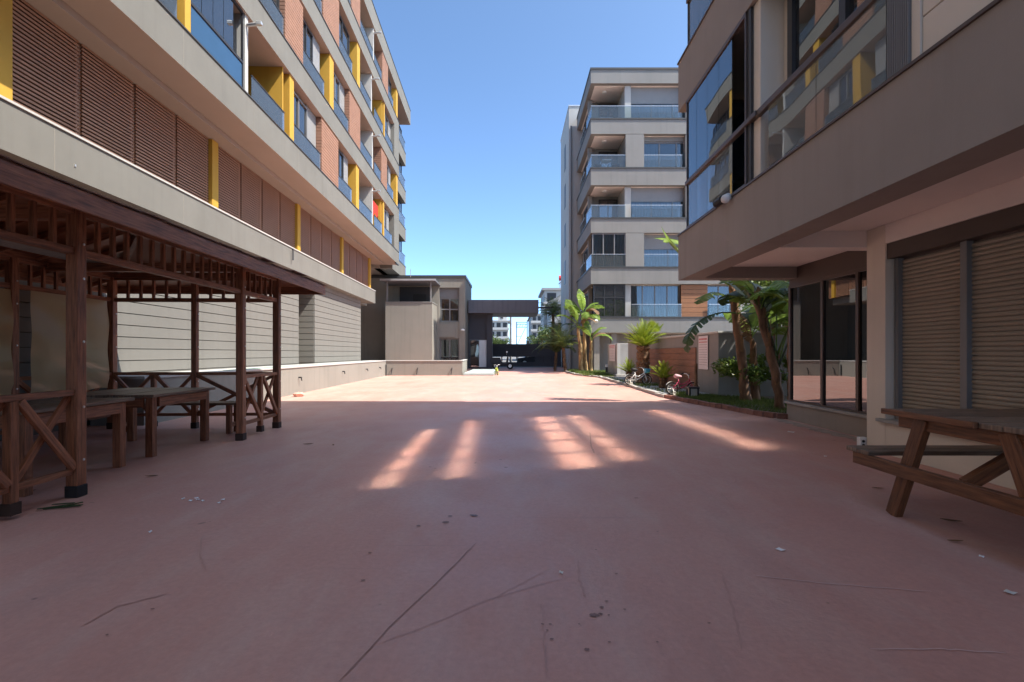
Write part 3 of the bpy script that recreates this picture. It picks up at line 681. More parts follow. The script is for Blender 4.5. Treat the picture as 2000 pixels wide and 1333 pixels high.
# slab over the ground floor: edge beam, cross beam and pale soffit
m = MB(); m.box(RF, RF+.36, RY0, RE, 2.63, 3.47); m.box(RF+.36, 14, RE-.30, RE, 2.63, 3.47); m.box(RF+.36, 14, RY0, RE-.30, 2.87, 3.47); m.build('slab_band', plaster_dark, RBK)
m = MB(); m.box(RF+.362, RW+.3, RY0, 6.38, 2.84, 2.868); m.box(RF+.362, 6, 6.60, RE-.302, 2.84, 2.868); m.build('soffit', soffit_right, RBK)
m = MB(); m.box(RF+.362, RG+.3, 6.38, 6.60, 2.625, 2.868); m.build('cross_beam', soffit_right, RBK)
for i, (a, b) in enumerate(tops[1:]):
    m = MB(); m.box(RF, 14, RY0, RE-(.0 if i == 0 else .06), a, b); m.build('slab_band', plaster_dark, RBK)
for i, (a, b) in enumerate(tops):
    m = MB(); m.box(RF-.02, RF+.12, RY0, RE-(.0 if i < 2 else .06)+.02, b+.001, b+.028); m.box(RF+.12, 9, RE-.12, RE+.02, b+.001, b+.028); m.build('coping', frame_brown, RBK)
# ground floor wall with the shuttered window
OY1, OY0, OZ0, OZ1 = 6.06, 2.4, .44, 2.60
m = MB(); m.box(RW, RW+.26, OY1, 6.38, 0, 2.838); m.box(RW, RW+.26, RY0, OY0, 0, 2.838); m.box(RW, RW+.26, OY0, OY1, 0, OZ0-.04); m.build('ground_floor_wall', plaster_beige, RBK, bevel=.006)
m = MB(); m.box(RW+.002, RW+.26, OY0, OY1, OZ1, 2.837); m.build('lintel', soffit_right, RBK)
m = MB(); m.box(RW-.06, RW+.25, OY0-.06, OY1+.09, OZ0-.04, OZ0); m.build('sill', concrete, RBK, bevel=.006)
m = MB(); m.box(RW+.02, RW+.2, OY0, OY1, OZ1-.19, OZ1-.002); m.build('shutter_box', frame_brown, RBK)
sl = MB(); sl.prism([(0, 0), (-.010, .006), (-.016, .022), (-.010, .040), (0, .046)], 'y', 0, .83); slm = sl.mesh('shutter_slat', shutter_b)
for q in range(4):
    y1 = OY1-.02-q*.905; y0 = y1-.905
    m = MB(); m.box(RW+.10, RW+.20, y1-.055, y1, OZ0, OZ1-.19); m.box(RW+.10, RW+.20, y0, y0+.02, OZ0, OZ1-.19); o = m.build('roller_shutter', frame_grey, RBK)
    z = OZ0+.005
    while z < OZ1-.24: inst('slat', slm, o, (RW+.165-8, y0+.02+5, z)); z += .0485
    m = MB(); m.box(RW+.17, RW+.19, y0, y1, OZ0, OZ1-.19); m.build('backing', frame_brown, o)
# glazed corner room
m = MB(); m.box(RG-.06, RG+.4, 6.36, 9.28, 0, .30); m.box(RG+.4, 5.5, 9.1, 9.28, 0, .30); m.build('plinth', plaster_dark, RBK)
m = MB(); m.box(RG-.10, RG+.4, 6.36, 9.32, .301, .345); m.build('plinth_cap', concrete, RBK, bevel=.006)
m = MB(); m.box(RG-.03, RG+.25, 6.602, 9.25, 2.52, 2.838); m.build('fascia', frame_brown, RBK)
gy = [9.25, 8.28, 7.42, 6.62]
fr = MB()
for y in gy: fr.box(RG-.03, RG+.04, y-.03, y+.03, .346, 2.52)
fr.box(RG-.03, RG+.04, 6.65, 9.22, 2.47, 2.519); fr.box(RG-.03, RG+.04, 6.65, 9.22, .346, .375)
fr = fr.build('glazing_frame', frame_brown, RBK)
for a, b in zip(gy[:-1], gy[1:]):
    m = MB(); m.box(RG, RG+.01, b+.031, a-.031, .376, 2.469); m.build('pane', g_dark, fr)
m = MB(); m.box(RG+.25, RG+.255, 6.6, 9.1, .35, 2.6); m.build('room', room_dark, RBK)
# first floor: glazed balcony at the end, french window, ribbed panel, siding
Z0, Z1 = 3.50, 5.825
FR = Face('x', RF, -1)
def encl(z0, z1, y0, y1, n, open_n=0):
    o = MB(); FR.box(o, y0, y1, -.05, .0, z1-.05, z1); FR.box(o, y0, y1, -.05, -.0, z0, z0+.03); o.box(RF, RF+1.2, y1-.02, y1+.02, z1-.05, z1); o.box(RF, RF+.05, y1-.02, y1+.0, z0, z1); FR.box(o, y0, y0+.03, -.05, 0, z0, z1); o = o.build('balcony_enclosure', frame_brown, RBK)
    w = (y1-y0)/n
    for q in range(n):
        if q < open_n: continue
        p = MB(); FR.box(p, y0+w*q+.006, y0+w*(q+1)-.006, -.03, -.02, z0+.86, z1-.055); p.build('pane', g_refl, o)
        p = MB(); FR.box(p, y0+w*q+.004, y0+w*(q+1)-.004, -.03, -.02, z0+.032, z0+.79); p.build('glass_panel', g_clear, o)
    for z_, z__ in ((z0+.86, z1-.055), (z0+.032, z0+.79)):
        p = MB(); p.box(RF+.04, RF+1.1, y1-.03, y1-.02, z_, z__); p.build('pane', g_refl, o)
    p = MB(); FR.box(p, y0-.3, y1+.03, -.06, .02, z0+.79, z0+.86); p.box(RF+.06, RF+1.2, y1-.05, y1+.03, z0+.79, z0+.86); p.build('handrail', frame_brown, o, bevel=.01)
    p = MB(); p.box(RF+.02, RF+.10, y0-.10, y0, z0, z1); p.build('corner_post', frame_dark, o)
    p = MB(); p.box(RF+1.2, RF+1.22, y0, y1-.06, z0, z1); p.build('room', room_dark, o)
encl(Z0, Z1, 6.56, 8.86, 5, 1)
m = MB(); m.box(RF+.06, 4.7, 6.28, 6.46, Z0-.025, Z1-.002); m.build('partition', plaster_beige, RBK)
m = MB(); m.box(RF+.36, 4.6, 3.9, 6.28, Z0-.025, Z1-.002); m.build('wall_panel', plaster_beige, RBK)
w = window(RBK, Face('x', RF+.355, -1), 4.0, 6.02, Z0, Z1-.02, 2, .10, frame_dark, g_refl, .10)
m = MB(); m.box(RF+.344, RF+.352, 4.1, 6.0, Z0, Z1-.05); m.build('room', room_dark, w)
m = MB(); m.box(RF+.325, RF+.335, 4.12, 4.95, Z0+.1, Z1-.1); m.build('blind', frame_brown, w)
o = railing(RBK, FR, 4.10, 6.02, Z0-.02, .86, 2, g_clear, tmat=frame_brown, d=-.03)
m = MB(); m.box(RF+.0, RF+.07, 4.06, 6.30, Z0+.78, Z0+.86); m.build('handrail', frame_brown, RBK, bevel=.01)
m = MB()
m.box(RF+.05, RF+.30, 3.86, 4.10, Z0-.025, Z1-.002)
for q in range(12): m.box(RF+.02, RF+.05, 3.87+q*.019, 3.88+q*.019, Z0-.02, Z1-.004)
m.build('ribbed_panel', frame_grey, RBK)
m = MB(); m.box(RF+.04, RF+.07, 3.78, 3.86, Z0-.025, Z1-.002); m.build('corner_trim', plaster_beige, RBK)
z = Z0-.02
while z < Z1-.1:
    m = MB(); m.box(RF+.055, RF+.10, -8, 3.775, z, min(z+.345, Z1-.003)); m.build('siding_board', plaster_beige, RBK, bevel=.006); z += .355
m = MB(); m.box(RF+.10, 4.6, RY0, 3.86, Z0-.025, Z1-.002); m.build('wall_backing', frame_grey, RBK)
# second floor and up
encl(6.765, 9.095, 6.3, 8.80, 5)
for (a, b) in ((10.03, 12.34), (13.23, 15.19)):
    w = window(RBK, Face('x', RF+.44, -1), 4.0, 8.8, a, b, 5, .06, frame_dark, g_refl, .08)
    railing(RBK, FR, 3.0, 9.0, a-.02, .86, 4, g_refl, tmat=frame_brown, d=-.04)
for z_ in (6.77, 10.03, 13.23):
    m = MB(); m.box(RF+.30, RF+.449, -10, 3.0, z_, z_+2.2); m.build('wall_panel', plaster_beige, RBK)
    w = window(RBK, Face('x', RF+.30, -1), -4, 1.5, z_+.02, z_+2.15, 4, .06, frame_dark, g_refl, .08)
# camera and small lamp on the slab edge
CM = thing('security_camera', 'small black and white security camera on the edge of the right overhang', 'security camera', (RF-.02, 7.08, 3.45), 'R')
m = MB(); m.tube([(RF-.06, 7.16, 3.50), (RF-.10, 7.30, 3.47)], .055, 10); m.build('housing', black_m, CM)
m = MB(); m.tube([(RF-.03, 7.02, 3.50), (RF-.09, 6.98, 3.45), (RF-.12, 6.96, 3.43)], [.05, .065, .05], 12); m.build('lamp_head', white_m, CM, smooth=True)
m = MB(); m.bar((RF-.02, 7.08, 3.46), (RF-.06, 7.08, 3.50), .05, .05); m.build('bracket', white_m, CM)
SB = thing('socket_box', 'small white outdoor socket box at the foot of the right corner pillar', 'socket', (4.50, 6.42, 0), 'R')
m = MB(); m.box(4.46, 4.56, 6.40, 6.47, .0, .15); m.build('box', white_m, SB, bevel=.01)
m = MB()
for z in (.05, .10): m.tube([(4.50, 6.398, z), (4.50, 6.39, z)], .018, 10)
m.build('socket', rubber, SB)

# ------------------------------------------------------------------ picnic table
PT = thing('picnic_table', 'brown wooden picnic table with attached benches below the roller shutters', 'picnic table', (3.7, 3.18, 0))
x0, x1, yc = 2.90, 4.42, 3.18
def pb(name, p, q, w, h, up=(0,0,1), mat=None, bvl=.005):
    b = MB(); b.bar(p, q, w, h, up); return b.build(name, mat or wood_pic, PT, bevel=bvl)
for i in range(8):
    y = yc-.53+i*.151; pb('top_plank', (x0, y, .80+.0015*(i % 2)), (x1, y, .80), .143, .036, mat=wood_top)
pb('end_board', (x0-.019, yc-.16, .800), (x0-.019, yc+.60, .802), .034, .042)
for xx in (x0+.06, x1-.12): pb('top_bearer', (xx, yc-.50, .736), (xx, yc+.52, .736), .045, .09)
for xx in (x0+.05, x1-.10):
    pb('seat_bearer', (xx-.05, yc-.93, .375), (xx-.05, yc+.93, .375), .045, .095)
    for s_ in (-1, 1): pb('leg', (xx, yc+s_*.58, 0), (xx, yc+s_*.30, .78), .055, .105, (0, 1, 0))
for s_ in (-1, 1):
    for k in (0, 1): pb('seat_plank', (x0-.03, yc+s_*(.80+k*.135), .441), (x1+.03, yc+s_*(.80+k*.135), .441), .127, .036, mat=wood_top)
pb('diagonal_brace', (x0+.08, yc+.02, .38), (x0+.72, yc+.02, .755), .05, .09)
pb('diagonal_brace', (x1-.14, yc+.02, .38), (x1-.72, yc+.02, .755), .05, .09)

# ------------------------------------------------------------------ middle apartment block
MK = thing('apartment_block', 'grey six-storey apartment block with corner balconies behind the palms', 'building', (11, 36, 0))
MY, SC = 31.35, 30.3
mz = lambda y: 1.25+(690-y)/SC
mx = lambda px: (px-1000)/SC
FM = Face('y', MY, -1)
bands = [(650, 622), (555, 524), (455, 428), (362, 330), (262, 234), (163, 137)]
xl = mx(1154); xr = 18.6; MB_ = 38.0
m = MB(); m.box(xl+.75, xr, MY+2.3, MB_+6, 0, 18.3); m.build('wall', plaster_mid, MK)
for i, (a, b) in enumerate(bands):
    d = .05 if i == 5 else 0
    m = MB(); m.box(xl-d*0, xr, MY, MB_, mz(a), mz(b)); m.build('slab_band', plaster_mid, MK)
    m = MB(); m.box(xl-.04, xr, MY-.04, MB_+.02, mz(b)+.001, mz(b)+(.14 if i == 5 else .10)); m.build('coping', coping_m, MK)
    m = MB(); m.box(xl+.30, xr-.1, MY+.30, MB_-.1, mz(a)-.02, mz(a)-.001); m.build('soffit', soffit_right, MK)
X1, X2a, X2b = mx(1222), mx(1234), mx(1258)
for fl in range(1, 6):                                  # fl 1 = first floor above the base
    z0, z1 = mz(bands[fl-1][1])+.10, mz(bands[fl][0])-.022
    wide = fl in (2, 4); xc = X2b if wide else X2a
    m = MB(); m.box(X1, xc, MY+(.003 if wide else .25), MY+2.3, z0, z1); m.build('pillar', plaster_mid if wide else plaster_light, MK)
    m = MB(); m.box(xl+.15, xl+.40, MY+2.0, MY+2.3, z0, z1); m.build('corner_pillar', plaster_mid, MK)
    F2 = Face('y', MY+2.3, -1)
    if fl not in (1, 2):
        window(MK, F2, xl+.9, X1-.05, z0, z1-.2, 2, .07, frame_dark, g_refl, .08)
    else:
        F5 = Face('y', MY+.15, -1)
        if fl == 1:
            window(MK, F5, mx(1160), X1, z0, z1, 3, .05, frame_dark, g_refl, .08, rail=z0+1.25)
            m = MB(); m.box(mx(1160), X1, MY+.6, MY+.62, z0, z1); m.build('room', room_dark, MK)
        else:
            window(MK, F5, xl+.1, X1, z0, z1, 3, .07, frame_grey, g_win, .08, cur=[(0, 1, curtain_b)])
            m = MB(); m.box(xl+.1, X1, MY+.6, MY+.62, z0, z1); m.build('room', room_dark, MK)
    # right hand opening
    F4 = Face('y', MY+.55, -1)
    xe = mx(1332) if fl == 1 else mx(1345)
    m = MB(); m.box(xc, 11.5, MY+.95, MY+2.2, z0, z1); m.build('room', room_dark, MK)
    if fl in (5, 3):
        window(MK, F4, xc, xe+.5, z0, z1, 3, .07, frame_grey, g_win, .08, cur=[(0, 1, curtain_m)])
        m = MB(); zz = z0+1.15
        while zz < z1-.02: Face('y', MY+.49, -1).box(m, xc+.02, xe+.45, -.02, .03, zz, zz+.05); zz += .056
        m.build('roller_shutter', shutter_m, MK)
    elif fl == 1:
        window(MK, F4, xc, xe, z0, z1, 4, .06, frame_grey, g_win, .08, cur=[(0, .30, curtain_b), (.34, .62, curtain_b), (.68, 1, curtain_b)])
    elif fl == 4:
        window(MK, F4, xc, xe+.5, z0, z1-.3, 3, .09, frame_grey, g_win, .08, cur=[(0, .36, curtain_b), (.72, 1, curtain_b)])
        m = MB(); F4.box(m, xc, xe+.5, 0, .15, z1-.29, z1-.002); m.build('shutter_box', plaster_mid, MK)
    else:
        window(MK, F4, xc, xe+.5, z0, z1-.02, 2, .07, frame_grey, g_win, .08, cur=[(0, 1, curtain_m)])
        m = MB(); zz = z0+1.2
        while zz < z1-.04: Face('y', MY+.49, -1).box(m, xc+.02, xe+.45, -.02, .03, zz, zz+.05); zz += .056
        m.build('roller_shutter', shutter_m, MK)
    # glass railings along the front and round the corner
    segs = [(xl+.02, X1), (X2a, 11.0)] if not wide else [(xl+.02, X1), (X2b, 11.0)]
    if not wide and fl == 5: segs = [(xl+.02, X2a), (X2a, 11.0)]
    if fl == 1: segs = [(X2a, xe)]
    for (a, b) in segs: railing(MK, FM, a, b, z0-.06, .88, max(1, round((b-a)/2.2)), g_rail, tmat=alu, d=-.06)
    FS = Face('x', xl, -1)
    if fl != 1: railing(MK, FS, MY+.08, MY+2.2, z0-.06, .88, 1, g_rail, tmat=alu, d=-.06)
    m = MB(); m.box(xl+.40, xl+.8, MY+2.35, MB_, z0, z1); m.build('side_wall', plaster_mid, MK)
    window(MK, Face('x', xl+.40, -1), MY+2.7, MY+5.2, z0, z1-.2, 2, .06, frame_dark, g_refl, .07)
    railing(MK, FS, MY+3.0, MY+5.4, z0-.06, .88, 1, g_rail, tmat=alu, d=-.06)
    m = MB(); m.box(11.2, xr, MY+.02, MY+2.2, z0, z1)
    if fl > 1: m.build('wall_panel', plaster_mid, MK)
    if fl in (4, 5, 3):
        m = MB(); m.tube([(mx(1186), MY+1.0, z1), (mx(1186), MY+1.0, z1-.09)], .16, 12); m.build('ceiling_lamp', white_m, MK)
BT = thing('balcony_table', 'small folding table on the third balcony from the top of the middle block', 'table', (mx(1190), MY+.9, mz(330)+.10))
zt = mz(330)+.10
m = MB(); m.box(mx(1180), mx(1198), MY+.6, MY+1.2, zt+.70, zt+.73); m.build('tabletop', white_m, BT)
for (u, v) in ((1181, 1197), (1197, 1181)):
    m = MB(); m.bar((mx(u), MY+.9, zt), (mx(v), MY+.9, zt+.70), .03, .03, (0, 1, 0)); m.build('leg', alu, BT)
for i, px in enumerate((1172, 1208)):
    CH = thing('balcony_chair', ('dark balcony chair left of the folding table', 'dark balcony chair right of the folding table')[i], 'chair', (mx(px), MY+.9, zt), 'W', 'balcony chairs')
    m = MB(); m.box(mx(px)-.22, mx(px)+.22, MY+.7, MY+1.15, zt+.42, zt+.46); m.build('seat', frame_dark, CH)
    m = MB(); m.box(mx(px)-.22, mx(px)+.22, MY+1.13, MY+1.17, zt+.461, zt+.9); m.build('backrest', frame_dark, CH)
    for (a_, b_) in ((-.2, .72), (.2, .72), (-.2, 1.12), (.2, 1.12)):
        m = MB(); m.box(mx(px)+a_-.015, mx(px)+a_+.015, MY+b_-.015, MY+b_+.015, zt, zt+.42); m.build('leg', frame_dark, CH)
# first floor, right end: wood boards, a second window, pale siding
z0, z1 = mz(622)+.10, mz(555)-.022
nb = 7; bhh = (z1-z0)/nb
for r in range(nb):
    b = MB(); b.bar((mx(1332)+.0, MY+.20, z0+bhh*(r+.5)), (mx(1384), MY+.20, z0+bhh*(r+.5)), .06, bhh-.022); b.build('cladding_board', wood_clad, MK, bevel=.006)
m = MB(); m.box(mx(1332), mx(1384), MY+.25, MY+.8, z0, z1); m.build('backing', frame_brown, MK)
window(MK, Face('y', MY+.5, -1), mx(1385), mx(1432), z0, z1-.02, 2, .06, frame_grey, g_win, .08, cur=[(0, .5, curtain_b)])
m = MB(); m.box(mx(1385), mx(1434), MY+.95, MY+1.0, z0, z1); m.build('room', room_dark, MK)
railing(MK, FM, mx(1385), mx(1432), z0-.06, .88, 1, g_rail, tmat=alu, d=-.06)
zz = z0
while zz < z1-.05:
    m = MB(); FM.box(m, mx(1434), xr-.05, -.20, -.16, zz, min(zz+.27, z1)); m.build('siding_board', plaster_light, MK, bevel=.008); zz += .285
m = MB(); m.box(mx(1434), xr-.06, MY+.2, MY+1.5, z0, z1); m.build('backing', frame_brown, MK)
# base storey, set back
m = MB(); m.box(mx(1178), mx(1240), MY+1.5, MY+2.25, 0, mz(650)-.022); m.box(mx(1296), xr, MY+1.6, MY+2.2, 0, mz(650)-.022); m.build('base_wall', plaster_dark, MK)
for px in (1162, 1196): m = MB(); m.box(mx(px), mx(px)+.35, MY+.3, MY+.65, 0, mz(650)-.022); m.build('base_pillar', plaster_dark, MK)
m = MB(); m.box(mx(1240), mx(1296), MY+2.0, MY+2.2, 0, mz(650)-.022); m.build('entrance', frame_dark, MK)
for i in range(6):
    if i < 4: pass
m = MB()
for q in range(9): m.box(mx(1285)+q*.62, mx(1285)+q*.62+.03, MY+1.4, MY+1.45, 1.2, 2.45)
m.build('grille', black_m, MK)
# stair tower at the rear
m = MB(); m.box(4.47, 7, MB_+.15, 44.5, 0, 20.6); m.build('stair_tower', plaster_light, MK)
m = MB(); m.box(4.43, 7, MB_+.11, 44.54, 20.601, 20.7); m.build('coping', alu, MK)
for i in range(1, 6):
    m = MB(); m.box(4.45, 4.6, 40.5, 41.4, mz(bands[i-1][1])+.3, mz(bands[i][0])); m.build('stair_window', frame_dark, MK)
m = MB(); m.tube([(4.62, MB_+.02, 0), (4.62, MB_+.02, 19)], .07, 8); m.build('downpipe', frame_grey, MK)

# ------------------------------------------------------------------ annex at the end of the yard
AX = thing('annex', 'low two-storey brown-grey annex with open roofed porch at the end of the yard', 'building', (-7, 39, 0))
AY = 36.4
FA = Face('y', AY, -1)
wx0, wx1 = -5.44, -3.95
m = MB(); m.box(-14, wx0, AY, 42, 0, 6.85); m.box(wx1, -3.5, AY, 42, 0, 6.85); m.box(wx0, wx1, AY, 42, 6.15, 6.85); m.box(wx0, wx1, AY+.5, 42, 0, 6.15); m.box(wx0, wx1, AY, AY+.5, 0, .62); m.build('wall', plaster_annex, AX)
m = MB(); m.box(-14, -3.44, AY-.06, 42, 6.851, 7.07); m.build('coping', coping_m, AX)
F6 = Face('y', AY+.4, -1)
window(AX, F6, wx0+.02, wx1-.02, 3.62, 5.40, 2, .08, frame_grey, g_refl, .08, rail=4.55)
m = MB(); F6.box(m, wx0, wx1, 0, .1, 5.41, 6.149); m.build('shutter_box', frame_grey, AX)
m = MB(); F6.box(m, wx0, wx1, 0, .32, 2.35, 3.60); F6.box(m, wx0, wx1-.3, .32, .42, 2.45, 3.45); m.build('spandrel', plaster_annex, AX)
window(AX, F6, wx0+.02, wx1-.02, .64, 2.34, 2, .08, frame_grey, g_win, .08, cur=[(.0, .45, curtain_m), (.6, 1, curtain_m)])
m = MB(); F6.box(m, wx0+.1, wx1-.1, .2, .24, .9, .96)
for q in range(8): F6.box(m, wx0+.12+q*.18, wx0+.14+q*.18, .2, .23, .64, .95)
m.build('window_grille', black_m, AX)
# porch box, posts and thin roof
m = MB(); m.box(-8.9, -5.62, 34.2, 34.4, 0, 4.80); m.box(-5.82, -5.62, 34.4, AY, 0, 4.80); m.box(-8.9, -8.7, 34.4, AY, 0, 4.80); m.build('porch_wall', plaster_annex, AX)
m = MB(); m.box(-8.93, -5.59, 34.17, 34.43, 4.801, 4.87); m.box(-5.85, -5.59, 34.43, AY-.002, 4.801, 4.87); m.build('porch_coping', plaster_mid, AX)
m = MB(); m.box(-8.7, -5.82, 34.4, AY, 4.0, 4.12); m.build('porch_floor', concrete, AX)
m = MB(); m.box(-9.15, -5.35, 33.9, AY-.002, 6.28, 6.40); m.build('porch_roof', canopy_m, AX)
m = MB(); m.box(-9.2, -5.3, 33.82, 33.9, 6.30, 6.42); m.build('gutter', alu, AX)
for x in (-8.80, -5.72): m = MB(); m.box(x-.05, x+.05, 34.25, 34.35, 4.87, 6.28); m.build('porch_post', frame_grey, AX)
m = MB(); FA.box(m, -8.4, -6.0, -.02, .03, 4.12, 6.2); m.build('porch_glazing', frame_dark, AX)
m = MB(); FA.box(m, -7.4, -6.4, .03, .05, 4.3, 5.65); m.build('door', room_dark, AX)
m = MB(); m.tube([(-7.55, 36.2, 6.9), (-7.55, 36.2, 7.5)], .02, 6); m.build('aerial', alu, AX)
LM = thing('wall_lamp', 'white dome lamp on the right corner of the annex wall', 'lamp', (-3.6, AY-.1, 3.0))
m = MB(); m.tube([(-3.66, AY-.02, 2.95), (-3.66, AY-.22, 3.0)], .03, 6); m.build('arm', alu, LM)
m = MB(); m.tube([(-3.66, AY-.25, 3.06), (-3.66, AY-.25, 3.0), (-3.66, AY-.25, 2.90)], [.05, .15, .14], 12); m.build('shade', white_m, LM, smooth=True)
m = MB(); m.box(-2.70, -1.0, 26.9, 33.5, 0, .14); structure(m.build('step', teal_step, bevel=.02))
# gatehouse with its flat canopy
GH = thing('gatehouse', 'charcoal gatehouse with flat canopy reaching over the drive', 'gatehouse', (-2.2, 40, 0))
m = MB(); m.box(-3.49, -1.72, 39.0, 42.3, 0, 4.38); m.build('wall', gate_m, GH)
m = MB(); m.box(-3.42, 2.08, 38.0, 42.4, 4.38, 5.42); m.build('canopy', canopy_m, GH, bevel=.02)
m = MB(); m.box(-2.0, -1.55, 38.7, 39.2, 0, 4.378); m.build('pillar', gate_m, GH)
m = MB(); m.box(2.09, 3.2, 38.6, 38.72, 4.80, 4.92); m.build('boom', black_m, GH)
m = MB(); m.box(-3.40, -2.02, 38.94, 38.99, .12, 2.32); d_ = m.build('door_frame', frame_grey, GH)
m = MB(); m.box(-3.36, -2.66, 38.91, 38.925, .14, 2.28); m.build('glass_leaf', g_refl, d_)
m = MB(); m.box(-2.63, -2.05, 38.90, 38.93, .14, 2.28); m.build('white_leaf', white_m, d_)
GT = thing('sliding_gate', 'charcoal sliding gate with open strip near the ground', 'gate', (1.2, 42.6, 0))
for q in range(5):
    m = MB(); m.box(-1.68, 4.3, 42.58, 42.64, .94+q*.222, .94+q*.222+.216); m.build('panel', gate_m, GT, bevel=.006)
m = MB(); m.box(-1.7, 4.32, 42.57, 42.65, .06, .46); m.build('bottom_rail', gate_m, GT)
for q in range(9): m = MB(); m.box(-1.6+q*.72, -1.56+q*.72, 42.59, 42.63, .46, .94); m.build('upright', black_m, GT)
m = MB(); m.box(2.0, 4.3, 42.66, 42.70, .1, 2.03); m.build('infill', gate_m, GT)
m = MB(); m.box(-1.66, 4.28, 42.645, 42.66, .945, 2.045); m.build('panel_backing', gate_m, GT)
GW = tag(MB().box(4.35, 9, 42.4, 42.6, 0, 2.1).build('boundary_wall', gate_m, None, org=(6.5, 42.5, 0)), 'charcoal boundary wall carrying on from the gate behind the palms', 'wall')

# ------------------------------------------------------------------ garden bed, edging, walls, signs
bed = [(3.55, 34), (3.63, 27.6), (4.50, 24.7), (4.40, 17.7), (4.30, 13.6), (4.48, 12.2), (4.75, 10.9), (4.92, 9.8), (5.35, 9.3), (20, 9.3), (20, 34)]
structure(MB().prism(bed, 'z', -.15, .055).build('garden_soil', soil))
structure(MB().prism([(3.62, 33.6), (3.72, 27.8), (4.6, 25.0), (6.0, 25.0), (6.0, 33.6)], 'z', .05, .085).build('lawn', grass_m))
structure(MB().prism([(4.52, 24.2), (4.50, 17.7), (4.42, 14.1), (5.72, 14.1), (5.72, 24.2)], 'z', .05, .075).build('gravel', concrete))
EG = thing('brick_edging', 'worn reddish brick edging round the shady banana bed', 'edging', (4.6, 11.2, 0))
KB = thing('kerb', 'pale concrete kerb along the sunny garden bed', 'kerb', (4.4, 20, 0))
def edging(par, pts, ln, w, h, mat, name, seed):
    rr = random.Random(seed); me = None
    b = MB(); b.box(-ln/2+.006, ln/2-.006, -w/2, w/2, 0, h); me = b.mesh(name, mat)
    for p, q in zip(pts[:-1], pts[1:]):
        d = Vector((q[0]-p[0], q[1]-p[1], 0)); n = max(1, int(d.length/ln)); an = math.atan2(d.y, d.x)
        for i in range(n):
            c = Vector((p[0], p[1], 0))+d*((i+.5)/n); ob = ORG[par.name]
            o = inst(name, me, par, (c.x-ob[0]+rr.uniform(-.008, .008), c.y-ob[1]+rr.uniform(-.008, .008), rr.uniform(-.012, .008)), (rr.uniform(-.03, .03), rr.uniform(-.04, .04), an+rr.uniform(-.05, .05)), (d.length/n/ln, rr.uniform(.92, 1.05), 1)); bev(o, .008)
edging(EG, [(4.28, 13.6), (4.46, 12.2), (4.73, 10.9), (4.90, 9.8), (5.04, 9.32)], .21, .10, .10, brick_m, 'brick', 2)
edging(EG, [(5.04, 9.28), (5.34, 9.18)], .15, .10, .10, brick_m, 'brick', 5)
edging(KB, [(3.53, 34), (3.61, 27.6), (4.48, 24.7), (4.38, 17.7), (4.28, 13.65)], .8, .12, .09, kerb_m, 'kerb_stone', 3)
GWL = thing('garden_wall', 'rendered garden wall with brown wood boards on its shaded face', 'wall', (6, 17, 0))
m = MB(); m.box(5.73, 5.95, 13.5, 24.0, 0, 1.80); m.box(5.95, 9.5, 13.5, 13.72, 0, 1.80); m.build('wall', plaster_mid, GWL)
m = MB(); m.box(5.69, 5.99, 13.46, 24.0, 1.801, 1.86); m.box(5.99, 9.5, 13.46, 13.76, 1.801, 1.86); m.build('coping', plaster_light, GWL, bevel=.01)
for r in range(7):
    b = MB(); b.bar((5.712, 15.1, .13+r*.20), (5.712, 21.5, .13+r*.20), .035, .193); b.build('cladding_board', wood_wall, GWL, bevel=.005)
TB = thing('concrete_housing', 'square grey concrete housing beside the garden path', 'housing', (5.9, 26, 0))
m = MB(); m.box(5.42, 6.45, 25.0, 27.5, .0, 1.75); m.build('wall', concrete, TB, bevel=.02)
m = MB(); m.box(5.40, 5.56, 24.96, 25.02, .0, 1.76); m.build('edge_strip', plaster_light, TB)
m = MB(); m.box(5.3, 6.5, 24.7, 27.6, 0, .16); m.build('plinth', kerb_m, TB)
def sign(name, label, x, y0, y1, z0, z1, rows, red):
    T = thing(name, label, 'sign', (x, (y0+y1)/2, z0))
    m = MB(); m.box(x-.012, x, y0, y1, z0, z1); m.build('board', sign_m, T)
    rr = random.Random(rows); h = z1-z0
    def words(z, hh, mat, nm):
        b = MB(); y = y1-.06*(y1-y0); lim = y0+.06*(y1-y0)
        while y > lim+.02:
            w = min(rr.uniform(.03, .09), y-lim); b.box(x-.0145, x-.0125, y-w, y, z, z+hh); y -= w+.018
        b.build(nm, mat, T)
    words(z1-.12*h, .05*h, ink_red, 'heading'); words(z1-.20*h, .03*h, ink_red, 'heading')
    for r in range(rows): words(z1-(.27+.68*r/rows)*h, .016*h, ink_grey, 'text_line')
    return T
sign('notice_board', 'white notice board with red heading on the end of the garden wall', 5.705, 14.15, 14.85, .77, 1.76, 9, True)
sign('notice_board', 'faded pink notice board on the side of the concrete housing', 5.39, 25.4, 26.9, .82, 1.72, 7, True)
PO = MB(); PO.tube([(5.20, 13.75, 0), (5.20, 13.75, .95)], .045, 10); tag(PO.build('post', bark_brown, None, org=(5.2, 13.75, 0)), 'short brown wooden post in front of the white notice board', 'post')
LT = thing('garden_lantern', 'black box lantern on the bed in front of the pink bicycle', 'lantern', (4.86, 13.1, .05))
m = MB()
for a in (-.11, .11):
    for b in (-.11, .11): m.box(4.86+a-.02, 4.86+a+.02, 13.1+b-.02, 13.1+b+.02, .05, .30)
m.box(4.72, 5.0, 12.96, 13.24, .30, .34); m.box(4.73, 4.99, 12.97, 13.23, .03, .06); m.build('frame', black_m, LT)
m = MB(); m.box(4.77, 4.95, 13.01, 13.19, .062, .298); m.build('lamp_glass', cream_m, LT)
BL = thing('bollard_light', 'short dark bollard light with pale head on the small lawn', 'bollard', (5.35, 27.5, .08))
m = MB(); m.tube([(5.35, 27.5, .06), (5.35, 27.5, .46)], .06, 12); m.build('post', black_m, BL)
